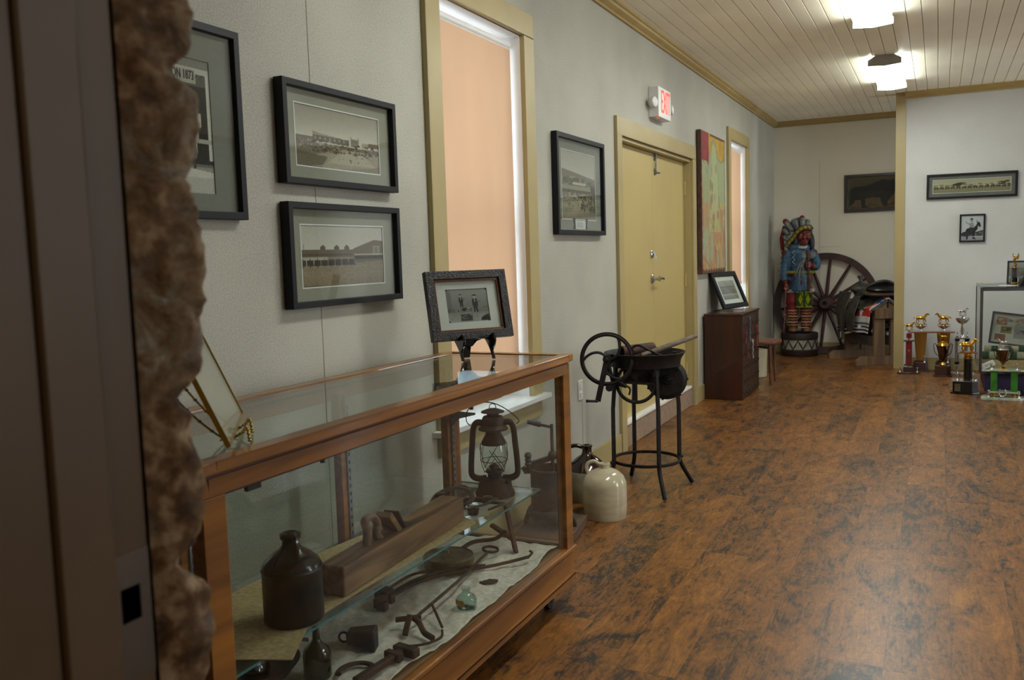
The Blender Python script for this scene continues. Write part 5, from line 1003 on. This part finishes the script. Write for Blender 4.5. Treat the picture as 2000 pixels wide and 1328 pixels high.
# ---------------------------------------------------------------- saddle, blanket and their wooden stand
SA = math.atan2(-.87, .49); SO = (1.215, 10.97, 0)
t = thing('saddle_stand', 'rough plank saddle stand under the old saddle and striped blanket', 'stand', SO, SA)
M_PLK = wood('rough_plank', '4a3520', '7e6040', .7, 2, 10, bump=.2); M_PLG = wood('grey_plank', '3b3836', '5d5953', .75, 0, 10)
for X in (-.36, .36):
    s = 1 if X > 0 else -1
    G().prism([(-.36, 0), (.36, 0), (.36, .06), (.30, .10), (-.30, .10), (-.36, .06)], (.045, 0, 0), (X-.022, 0, 0), (0, 1, 0), (0, 0, 1)).build('foot_board', M_PLK, t, bevel=.003)
    for y in (-.095, .095): G().box(X-.02, y-.062, .10, X+.02, y+.062, .54).build('upright_board', M_PLK, t, bevel=.003, smooth=False)
    G().box(X-.022+.035*s, -.155, .52, X+.010+.035*s, .155, .635).build('cross_board', M_PLK, t, bevel=.003, smooth=False)
    for y in (-1, 1): G().prism([(y*.012, .635), (y*.155, .635), (y*.012, .725)], (.03, 0, 0), (X-.015, 0, 0), (0, 1, 0), (0, 0, 1)).build('gable_piece', M_PLK, t, smooth=False)
G().box(-.34, -.115, .20, .34, -.09, .31).build('stretcher', M_PLG, t, smooth=False); G().box(-.34, .09, .20, .34, .115, .31).build('stretcher', M_PLG, t, smooth=False)
for y in (-1, 1): G().prism([(y*.01, .728), (y*.19, .625), (y*.185, .605), (y*.01, .708)], (.78, 0, 0), (-.39, 0, 0), (0, 1, 0), (0, 0, 1)).build('top_plank', M_PLG, t, smooth=False)
bl = Cv(150, 220, 'bab8b6')
for sgn in (0, 1):
    Y = lambda v: v if sgn == 0 else 1-v
    for a, b, c_ in ((.02, .045, '2f2c30'), (.06, .085, '3a373a'), (.10, .125, '5c595a')): bl.rect(0, min(Y(a), Y(b)), 1, max(Y(a), Y(b)), c_)
    for x0 in (.18, .55, .90):
        for k in range(6): w_ = .16-.026*k; bl.rect(x0-w_, min(Y(.20+.025*k), Y(.225+.025*k)), x0+w_, max(Y(.20+.025*k), Y(.225+.025*k)), 'a8322e' if k < 4 else 'b5552f'); w2 = .026*k+.01; bl.rect(x0-w2, min(Y(.30+.025*k), Y(.325+.025*k)), x0+w2, max(Y(.30+.025*k), Y(.325+.025*k)), ['a8322e', 'b56a45', 'c2553d', '3a6484', '2f5a80', '51789a'][k])
    for x0 in (.36, .74): bl.ell(x0, Y(.24), .03, .04, 'd4d2d0'); bl.ell(x0, Y(.07), .05, .018, 'cfcdca')
    bl.rect(0, min(Y(.455), Y(.475)), 1, max(Y(.455), Y(.475)), 'a8322e')
bl.noise(0, 1, .05, 1)
def drape(u, v):
    X = -.37+.75*u; s = (v-.5)*2; a = abs(s); k = min(1, a/.42); q = max(0, (a-.42)/.58)
    y = k*.20+q*.035+.012*math.sin(u*17+2)*q; z = .742-k*.118-q*.27+.006*math.sin(u*9); z -= .05*q*max(0, math.sin(u*5.5+.4)); z += .05*q*max(0, .2-u)
    return (X, math.copysign(y, s), z)
t = thing('saddle_blanket', 'white woven saddle blanket with red and blue stepped pattern, draped over the stand', 'blanket', SO, SA)
cvmesh(bl, 'woven_blanket', M_WEAVE, t, drape, solid=.012)
M_SAD = mat('black_saddle_leather', '26231e', .5, col2='45403a', scale=16, bump=.3, bscale=70); M_SADB = mat('brown_saddle_lining', '2a190c', .6, col2='4e3519', scale=20, bump=.3)
t = thing('western_saddle', 'old cracked dark leather saddle with a tall horn, on the striped blanket', 'saddle', SO, SA)
def sheet(name, f, m, nu=26, nv=26, solid=.012, parent=None):
    vs = [f(i/nu, j/nv) for j in range(nv+1) for i in range(nu+1)]; fs = [(j*(nu+1)+i, j*(nu+1)+i+1, (j+1)*(nu+1)+i+1, (j+1)*(nu+1)+i) for j in range(nv) for i in range(nu)]
    return G().add(vs, fs).build(name, m, parent or t, ang=180, solid=solid)
def skirt(u, v):
    s = (v-.5)*2; a = abs(s); X = -.30+.62*u; w = .235*(1-.25*abs(u-.5)); return (X, s*w, .775-a*.15-.02*a*a+.02*math.sin(u*PI))
sheet('skirt', skirt, M_SAD)
def seat(u, v):
    s = (v-.5)*2; a = abs(s); X = -.24+.49*u; top = .875-.075*math.sin(min(1, u*1.25)*PI)**1.0+.03*max(0, u-.72)*8*.5; top = .865-.055*math.sin(PI*min(1, u/.8))+(.075*((u-.8)/.2) if u > .8 else 0)
    w = .10+.07*u; return (X+(.03*(1-a*a) if u > .8 else 0), s*w, top-a*a*(.06+.04*(1-u)))
sheet('seat', seat, M_SAD, solid=.02)
G().ell((-.23, 0, .825), (.085, .15, .065)).ell((-.27, 0, .85), (.05, .09, .05)).tube(spline([(-.27, 0, .86), (-.28, 0, .92), (-.295, 0, .955)], 4), [.03, .026, .022, .02, .02, .021, .022, .024, .026], 14).lathe([(0, 0), (.03, .002), (.034, .012), (.03, .022), (0, .026)], (-.297, 0, .955), axis=(-.25, 0, 1), n=20).build('pommel_and_horn', M_SAD, t)
G().ell((.30, .0, .845), (.10, .19, .038), R=Matrix.Rotation(.18, 3, 'Y')).build('cantle_roll', mat('shiny_black_leather', '0c0b0b', .35), t)
lab(G().ell((.27, -.03, .795), (.13, .20, .035), R=Matrix.Rotation(.12, 3, 'Y')).build('lining', M_SADB, t), 'worn brown underside')
for s in (-1, 1):
    def flap1(u, v, s=s):
        wd = .15*(1-.5*v**2.2); X = -.27+.06*v+(u-.5)*2*wd; return (X, s*(.19+.075*min(1, v*2)+.01*math.sin(u*3)), .80-.40*v-.03*math.sin(u*PI)*v)
    sheet('front_flap', flap1, M_SAD)
    def flap2(u, v, s=s):
        wd = .075+.035*math.sin(v*PI*.9); X = .06+(u-.5)*2*wd; return (X, s*(.20+.085*min(1, v*2)), .76-.37*v-.035*math.sin(u*PI)*(v > .9)*v)
    sheet('fender', flap2, M_SAD)
    G().box(-.21, s*.285-.006, .34, -.17, s*.285+.006, .52).tube([(-.24, s*.285, .36), (-.24, s*.285, .27), (-.19, s*.285, .245), (-.14, s*.285, .27), (-.14, s*.285, .36), (-.24, s*.285, .36)], .015, 8, flat=.5).build('stirrup', mat('worn_stirrup', '3c372e', .6), t)
# ---------------------------------------------------------------- trophies
HORSE = {}
def horse(parent, m, loc, s=1.0, rz=0, rear=0):
    key = m.name
    if key not in HORSE:
        g = G(); g.ell((0, 0, .052), (.034, .013, .014)).tube([(.024, 0, .056), (.040, 0, .074), (.046, 0, .086)], [.012, .008, .006], 8).tube([(.043, 0, .088), (.056, 0, .080), (.063, 0, .075)], [.0075, .006, .004], 8).tube([(-.030, 0, .056), (-.045, 0, .058), (-.056, 0, .044)], [.005, .005, .002], 6).ell((-.022, 0, .053), (.015, .014, .016))
        g.tube([(.042, 0, .088), (.041, 0, .096)], [.003, .001], 5).tube([(.030, 0, .068), (.038, 0, .086)], [.008, .004], 6)
        for x, y, dx in ((.024, .007, .018), (.022, -.007, -.004), (-.024, .007, -.016), (-.022, -.007, .010)): g.tube([(x, y, .048), (x+dx*.7, y, .026), (x+dx*.5+(.006 if dx < 0 else -.006), y, .002)], [.007, .0035, .003], 6)
        g.box(-.045, -.012, -.003, .045, .012, .002)
        HORSE[key] = g.build('horse_figure', m, parent)
        o = HORSE[key]
    else:
        o = HORSE[key].copy(); COL.objects.link(o); o.parent = parent
    o.location = loc; o.rotation_euler = (0, 0, rz); o.scale = (s, s, s); return o
M_TWOOD = wood('trophy_walnut', '2a150e', '4c2a1c', .3, 0, 14, .3); M_TOPW = wood('trophy_light_wood', '6b3018', '9a5228', .3, 0, 14, .3); M_REDCOL = mat('red_column', '5a0a0c', .12, col2='7e1418', coat=.6); M_GOLDCOL = mat('gold_prism_column', '5f4a20', .22, .8, col2='a8803a', scale=9, stretch=(1, 1, .1))
M_DARKCUP = mat('bronze_cup', '4d3a28', .15, 1, col2='7a6046'); M_GREENCOL = mat('green_column', '1f5a1c', .15, col2='3f8a2c', coat=.6); M_MARB = mat('green_white_marble', '8fa68a', .15, col2='c4cbb8', scale=14, coat=.4); M_BLK = mat('gloss_black', '08080a', .15, coat=.4)
def plinth(t, w, d, h, m, lip=True, cut=0):
    P_ = [(-w/2+cut, -d/2), (w/2-cut, -d/2), (w/2, -d/2+cut), (w/2, d/2), (-w/2, d/2), (-w/2, -d/2+cut)] if cut else [(-w/2, -d/2), (w/2, -d/2), (w/2, d/2), (-w/2, d/2)]
    o = G().prism(P_, (0, 0, h), (0, 0, .014), (1, 0, 0), (0, 1, 0)).build('plinth', m, t, bevel=.002, smooth=False)
    G().prism([(x*1.18, y*1.18) for x, y in P_], (0, 0, .014), (0, 0, 0), (1, 0, 0), (0, 1, 0)).build('base_plate', m, t, bevel=.002, smooth=False); return o
def cup(t, m, z0, R, hh, handles=True, m2=None):
    c = G().lathe([(R*.45, 0), (R*.5, .006), (R*.3, .02), (R*.14, .03), (R*.14, hh*.22), (R*.35, hh*.30), (R*.72, hh*.55), (R*.95, hh*.85), (R, hh), (R*.93, hh), (R*.6, hh*.6), (0, hh*.35)], (0, 0, z0), n=36).build('cup', m, t)
    if m2: lab(G().lathe([(R*1.02, hh), (R*.9, hh+.01), (R*.5, hh+.035), (R*.2, hh+.042), (0, hh+.043)], (0, 0, z0), n=32).build('lid', m2, t), 'bright gold lid'); G().lathe([(R*.5, 0), (R*.55, .01), (R*.3, .03), (R*.18, .036)], (0, 0, z0-.002), n=28).build('stem_foot', m2, t)
    if handles:
        g = G()
        for s in (-1, 1): g.tube(spline([(s*R*.55, 0, z0+hh*.42), (s*R*1.25, 0, z0+hh*.65), (s*R*1.45, 0, z0+hh*1.02), (s*R*1.15, 0, z0+hh*1.08), (s*R*.95, 0, z0+hh*.9)], 6), .0035, 6)
        g.build('cup_handle', m, t)
    return c
def small_fig(t, m, loc, s=1.0):
    return G().lathe([(.009*s, 0), (.006*s, .006*s), (.004*s, .014*s), (.007*s, .022*s), (.004*s, .03*s), (.005*s, .036*s), (0, .042*s)], loc, n=10).tube([(loc[0]-.008*s, loc[1], loc[2]+.038*s), (loc[0], loc[1], loc[2]+.026*s), (loc[0]+.008*s, loc[1], loc[2]+.04*s)], .002*s, 5).build('small_ornament', m, t)
TG = 'trophies standing on the floor by the partition'
t = thing('trophy', 'small trophy with a single dark red column and a gold horse, leftmost by the partition', 'trophy', (1.635, 9.96, 0), .0, TG)
G().box(-.11, -.05, 0, .11, .05, .016).build('base_plate', M_TWOOD, t, bevel=.002); G().box(-.05, -.03, .016, .05, .03, .07).build('plinth', M_TWOOD, t, bevel=.002)
for s in (-1, 1): small_fig(t, M_SILVER, (s*.08, -.01, .016), 1.3)
G().box(-.045, -.03, .085, .045, .03, .097).box(-.05, -.033, .335, .05, .033, .348).build('column_plate', M_TWOOD, t); G().cyl((0, 0, .07), (0, 0, .086), .014).cyl((0, 0, .348), (0, 0, .37), .012).cyl((0, 0, .42), (0, 0, .45), .012).build('collar', M_SILVER, t)
G().prism([(-.03, -.02), (.03, -.02), (.03, .02), (-.03, .02)], (0, 0, .238), (0, 0, .097), (1, 0, 0), (0, 1, 0)).cyl((0, 0, .368), (0, 0, .42), .026).build('red_column', M_REDCOL, t); G().prism([(-.006, 0), (0, -.012), (.006, 0), (.010, .016), (0, .008), (-.010, .016)], (0, -.003, 0), (0, -.021, .24)).build('star', M_SILVER, t); horse(t, M_GOLD, (0, 0, .452), .95)
def tall(label, loc, g_):
    t = thing('trophy', label, 'trophy', loc, 0, TG); plinth(t, .145, .12, .085, M_TWOOD, cut=.03)
    G().prism([(-.060, -.035), (.060, -.035), (.060, .035), (-.060, .035)], (0, 0, .02), (0, 0, .10), (1, 0, 0), (0, 1, 0)).build('column_foot', M_TWOOD, t)
    g = G(); vs = [(x*(.040 if z < .2 else .062), y*(.032 if z < .2 else .045), z) for z in (.115, .408) for x, y in ((-1, -1), (1, -1), (1, 1), (-1, 1))]
    g.add(vs, [(0, 1, 2, 3), (4, 5, 6, 7)]+[(k, (k+1) % 4, 4+(k+1) % 4, 4+k) for k in range(4)]); g.build('tapered_column', M_GOLDCOL, t, smooth=False)
    G().prism([(-.10, -.05), (.10, -.05), (.108, -.03), (.108, .03), (.10, .05), (-.10, .05), (-.108, .03), (-.108, -.03)], (0, 0, .014), (0, 0, .408), (1, 0, 0), (0, 1, 0)).build('top_board', M_TOPW, t, bevel=.002)
    G().lathe([(.02, 0), (.012, .01), (.012, .025), (.04, .04), (.068, .058), (.064, .06), (.03, .046), (0, .04)], (0, 0, .422), n=32).build('saucer', M_SILVER, t); G().lathe([(.02, 0), (.026, .012), (.014, .026), (0, .028)], (0, 0, .468), n=16).build('figure_mount', M_GOLD, t); small_fig(t, M_SILVER, (.04, -.055, .10), 1.7); horse(t, M_GOLD, (0, 0, .497), 1.28); return t
tall('tall trophy with a tapered gold column, right behind the small red-column trophy', (1.74, 10.15, 0), 0)
t2 = tall('tall tapered trophy behind the gold-lidded cup, close to the partition baseboard', (1.955, 10.17, 0), 0)
for c in t2.children:
    if c.name.startswith('horse'): c.rotation_euler = (0, 0, PI)
t = thing('trophy', 'two-handled bronze cup trophy with a gold lid on a walnut plinth', 'trophy', (1.95, 9.82, 0), 0, TG)
plinth(t, .145, .12, .095, M_TWOOD, cut=.035); cup(t, M_DARKCUP, .112, .058, .20, m2=M_GOLD); horse(t, M_GOLD, (0, 0, .355), .85, PI)
t = thing('trophy', 'tall silver trophy with black-banded columns, a silver bowl and a silver horse', 'trophy', (2.125, 10.0, 0), 0, TG)
G().prism([(-.11, -.06), (.11, -.06), (.11, .06), (-.11, .06)], (0, 0, .02), (0, 0, 0), (1, 0, 0), (0, 1, 0)).build('base_plate', mat('grey_marble', '77767a', .2, col2='a5a4a8', scale=15), t, bevel=.002)
for x in (-.045, .045):
    G().cyl((x, 0, .02), (x, 0, .10), .008).cyl((x, 0, .13), (x, 0, .34), .020).cyl((x, 0, .37), (x, 0, .395), .012).build('silver_column', M_SILVER, t); G().cyl((x, 0, .34), (x, 0, .365), .023).cyl((x, 0, .105), (x, 0, .13), .023).build('black_band', M_BLK, t); small_fig(t, M_SILVER, (x, 0, .395), .9)
G().box(-.07, -.03, .09, .07, .03, .10).box(-.07, -.03, .366, .07, .03, .374).build('column_plate', M_SILVER, t)
G().lathe([(.03, 0), (.02, .02), (.012, .05), (.018, .09), (.009, .15), (.012, .155), (.04, .165), (.062, .195), (.066, .215), (.062, .215), (.03, .175), (0, .17)], (0, 0, .36), n=36).build('bowl', M_SILVER, t); G().cyl((0, 0, .53), (0, 0, .60), .008).build('figure_mount', M_SILVER, t); horse(t, M_SILVER, (0, 0, .60), .85)
t = thing('trophy', 'heavy black trophy with a gold pair of horses, before the chrome display case', 'trophy', (2.125, 8.74, 0), 0, TG)
plinth(t, .20, .16, .10, M_BLK, cut=.05); G().box(-.085, -.0865, .028, -.04, -.0815, .095).build('plaque', mat('brass_plaque', '6d6248', .35, .5), t); G().box(-.11, -.085, .114, .11, .085, .119).build('trim_plate', M_SILVER, t)
G().cyl((.02, 0, .118), (.02, 0, .31), .034).build('black_column', M_BLK, t); G().lathe([(.036, 0), (.038, .01), (.03, .02), (.034, .035), (.028, .05), (0, .05)], (.02, 0, .31), n=24).build('gold_collar', M_GOLD, t); G().box(-.06, -.045, .36, .09, .045, .368).build('top_board', M_TOPW, t)
horse(t, M_GOLD, (.01, -.018, .370), 1.2, .2); horse(t, M_GOLD, (.015, .02, .370), 1.3, -.1); small_fig(t, M_SILVER, (-.06, -.03, .12), 1.8); small_fig(t, M_SILVER, (.08, -.04, .12), 1.4)
t = thing('trophy', 'green-columned trophy with a marble base, a horseshoe and a bronze cup', 'trophy', (2.40, 8.47, 0), -.06, TG)
G().prism([(-.16, -.07), (.13, -.07), (.16, -.03), (.16, .07), (-.13, .07), (-.16, .03)], (0, 0, .022), (0, 0, 0), (1, 0, 0), (0, 1, 0)).build('base_plate', M_MARB, t, bevel=.002)
G().box(-.10, -.045, .058, .13, .055, .070).box(-.10, -.045, .245, .13, .055, .258).build('column_plate', M_MARB, t, bevel=.002)
for x, y in ((-.065, -.01), (.085, -.01), (.085, .03), (-.065, .03)):
    G().cyl((x, y, .022), (x, y, .060), .012).build('collar', M_BRASS, t); G().prism([(-.025, -.014), (.025, -.014), (.025, .014), (-.025, .014)], (0, 0, .176), (x, y, .070), (1, 0, 0), (0, 1, 0)).build('green_column', M_GREENCOL, t)
G().tube([(.0+math.cos(a)*.026, -.055, .066+math.sin(a)*.034) for a in [math.radians(v) for v in range(125, 416, 15)]], .0055, 8).build('horseshoe', M_SILVER, t)
cup(t, M_DARKCUP, .258, .048, .165, m2=None); G().lathe([(.03, 0), (.032, .008), (.012, .022)], (0, 0, .257), n=24).build('stem_foot', M_GOLD, t); horse(t, M_SILVER, (0, 0, .44), .85, PI); G().lathe([(.047, 0), (.03, .012), (.012, .018), (0, .018)], (0, 0, .423), n=24).build('lid', M_SILVER, t)
for x in (-.085, .10): small_fig(t, M_SILVER, (x, -.035, .258), 1.3); small_fig(t, M_SILVER, (x*1.2, -.04, .022), 1.5)
t = thing('trophy', 'silver ornament trophy at the right edge of the photo beside the green trophy', 'trophy', (2.61, 8.62, 0), 0, TG)
plinth(t, .12, .09, .05, M_BLK); small_fig(t, M_SILVER, (-.02, 0, .064), 3.0); small_fig(t, M_SILVER, (.04, 0, .064), 2.0)
# chrome and glass display case
t = thing('chrome_display_case', 'chrome-framed glass display case on a purple base, holding a photo board and towels', 'display case', (2.235, 8.845, 0))
g = G(); w, d, z0, z1, b = 1.25, 1.0, .165, .93, .022
for x in (0, w-b):
    for y in (0, d-b): g.box(x, y, z0, x+b, y+b, z1)
    for z in (z0, z1-b): g.box(x, b, z, x+b, d-b, z+b)
for y in (0, d-b):
    for z in (z0, z1-b-.008): g.box(b, y, z, w-b, y+b, z+b+(.008 if z > .5 else 0))
g.build('chrome_frame', mat('case_chrome', '77787c', .16, 1), t, bevel=.002, smooth=False)
G().box(.03, .02, z0+.001, w-.03, d-.03, z0+.012).build('deck', M_WHITE, t); G().box(b, .004, z0+b, w-b, .008, z1-b).build('front_glass', M_GLASS, t); G().box(.004, b, z0+b, .008, d-b, z1-b).build('side_glass', M_GLASS, t); G().box(.004, .004, z1-.001, w-.004, d-.004, z1+.004).build('top_glass', M_TOPGLASS, t)
G().box(.05, .06, 0, w-.05, d-.06, z0).build('purple_base', mat('purple_base', '2a2148', .6, var=.15), t)
CZ = z0+.014
def board():
    c = Cv(150, 90, 'b9b6b0'); c.rect(.05, .62, .22, .90, '9a6c58'); c.blobs(10, .64, .84, .03, ['7d3c34', 'c0a080'], .06, .2); c.rect(.13, .34, .30, .58, '6d6440'); c.blobs(10, .36, .55, .03, ['3e3a26', '8d8250'], .14, .28); c.rect(.05, .06, .22, .30, '8a5a4a'); c.rect(.34, .20, .96, .68, '8b8b8b'); c.blobs(40, .38, .52, .02, ['4b4b4b', '3a3a3a'], .36, .95); c.rect(.34, .52, .96, .68, 'a0a0a0'); c.rect(.42, .08, .9, .10, '77746e'); c.rect(.45, .14, .85, .155, '77746e'); return c
picture('framed board of old colour snapshots leaning inside the chrome display case', 'photo_board', 'picture', .56, .30, .016, .02, board(), (2.60, 9.30, .36), 0, rot=(-.25, .13, 0), mx=.002, mt=.002, mb=.002, core=False, fmat=mat('brown_board_frame', '261610', .4))
tm = thing('banner_model', 'grey and tan folded ribbons on top of the photo board', 'ribbons', (2.545, 9.25, .60)); G().prism([(-.10, .05), (.10, .03), (.10, -.01), (-.05, -.02), (-.10, .0)], (0, .02, 0)).build('ribbon', M_SILVER, tm, smooth=False); G().box(-.06, -.02, -.03, .12, .0, -.012).build('ribbon_stick', M_TOPW, tm); bpy.data.objects.remove(bpy.data.objects['ribbon']); bpy.data.objects.remove(bpy.data.objects['ribbon_stick']); bpy.data.objects.remove(tm)
g = G(); g.prism([(-.10, .06), (-.03, .035), (.06, .05), (.14, .02), (.06, .0), (-.06, .012)], (0, .02, 0), (2.545, 9.19, .585)).beam((2.50, 9.19, .575), (2.66, 9.19, .60), .012, .02)
one(g, 'folded_ribbons', mat('grey_tan_ribbon', '73675a', .6, col2='a8a59a', scale=30), 'grey and tan folded ribbons against the upper right of the photo board', 'ribbons')
M_TG = mat('green_terry', '0d4a30', .95, var=.3, scale=60, bump=1, bscale=300); M_TC = mat('cream_terry', 'a8a68a', .95, var=.1, scale=60, bump=1, bscale=300)
def towel(label, x0, x1, y, z, r, ph):
    g = G(); n = 10; k = 0; x = x0
    while x < x1-.001:
        x2 = min(x+.055, x1); g.mi = (k+ph) % 2; g.tube([(x, y, z), (x+.006, y, z), (x2-.006, y, z), (x2, y, z)], [r*.93, r, r, r*.93], 18); x = x2; k += 1
    tag(g.build('rolled_towel', [M_TC, M_TG], ang=60), label, 'towel', 'green and cream striped towels')
towel('green and cream striped rolled towel, back one lying higher under the photo board', 2.29, 2.86, 9.22, .345, .034, 0); towel('green and cream striped rolled towel, front one lying lower in the chrome case', 2.27, 2.86, 9.12, .300, .036, 1); 
g = G().box(2.27, 9.08, CZ, 2.95, 9.26, .264); one(g, 'flat_box', M_KRAFT, 'flat box under the striped towels in the chrome case', 'box')
t = thing('small_carton', 'small white carton leaning in front of the striped towels', 'carton', (2.335, 9.02, CZ), 0, rot=(0, -.45, .2)); G().box(-.055, -.02, .03, .055, .02, .075).build('carton_body', M_WHITE, t, bevel=.001); 
for k in range(2): G().box(-.03, -.0206, .045+.012*k, .03, -.0202, .049+.012*k).build('print_line', M_INKL, t)
one(G().prism([(2.30, 8.90), (2.62, 8.88), (2.66, 9.0), (2.32, 9.04)], (0, 0, .004), (0, 0, CZ), (1, 0, 0), (0, 1, 0)), 'loose_papers', M_PLATE, 'loose white papers spread on the floor of the chrome case', 'papers')
# on top of the chrome case
TP = .935
def paper(label, x, y, w_, h_, rz, m):
    t_ = G().cbox((0, 0, .0008), (w_, h_, .0012)).build('paper_sheet', m, smooth=False); t_.location = (x, y, TP); t_.rotation_euler = (0, 0, rz); tag(t_, label, 'paper', 'papers on the chrome case')
paper('pale yellow sheet at the back left of the chrome case top', 2.34, 9.6, .14, .20, .2, mat('yellow_paper', 'a9a68c', .7)); paper('light blue sheet near the front left corner of the chrome case top', 2.33, 8.98, .15, .10, .3, mat('blue_paper', '7397a4', .7)); paper('white sheet in the middle of the chrome case top', 2.46, 9.1, .14, .18, -.2, M_WHITE)
t = thing('trophy', 'small trophy with a gold winged figure, on top of the chrome case', 'trophy', (2.52, 9.20, TP))
G().cyl((0, 0, 0), (0, 0, .065), .036).build('plinth', M_BLK, t); G().box(-.028, -.038, .012, .028, -.034, .028).build('gold_band', M_GOLD, t); G().cyl((0, 0, .065), (0, 0, .155), .024).build('column', M_GREYIRON, t); G().lathe([(.026, 0), (.028, .006), (.012, .014), (0, .015)], (0, 0, .153), n=20).build('collar', M_GOLD, t)
G().tube(spline([(0, 0, .163), (.006, 0, .19), (-.006, 0, .215), (0, 0, .245)], 4), [.006, .008, .010, .011, .010, .008, .009, .010, .011, .011, .010, .009, .007], 8).tube([(0, 0, .24), (-.016, 0, .26), (-.016, 0, .288)], [.006, .004, .003], 6).prism([(.0, .235), (.022, .225), (.034, .25), (.030, .295), (.018, .265), (.004, .252)], (0, .006, 0), (0, 0, 0)).ell((-.001, 0, .262), (.007, .007, .009)).build('winged_figure', M_GOLD, t)
picture('small black framed photo leaning behind the winged-figure trophy on the chrome case', 'framed_photograph', 'picture', .26, .22, .012, .014, crowd(), (2.60, 9.42, TP), 0, rot=(-.3, 0, -.15), mx=.002, mt=.002, mb=.002, core=False)
t = thing('picture_stand', 'black slanted back of a picture stand at the right edge of the chrome case top', 'stand', (2.66, 9.02, TP), 0); G().prism([(-.12, 0), (.05, 0), (.05, .30), (.035, .30)], (0, .18, 0), (0, -.09, 0)).build('stand_body', M_BLACK, t, bevel=.003)
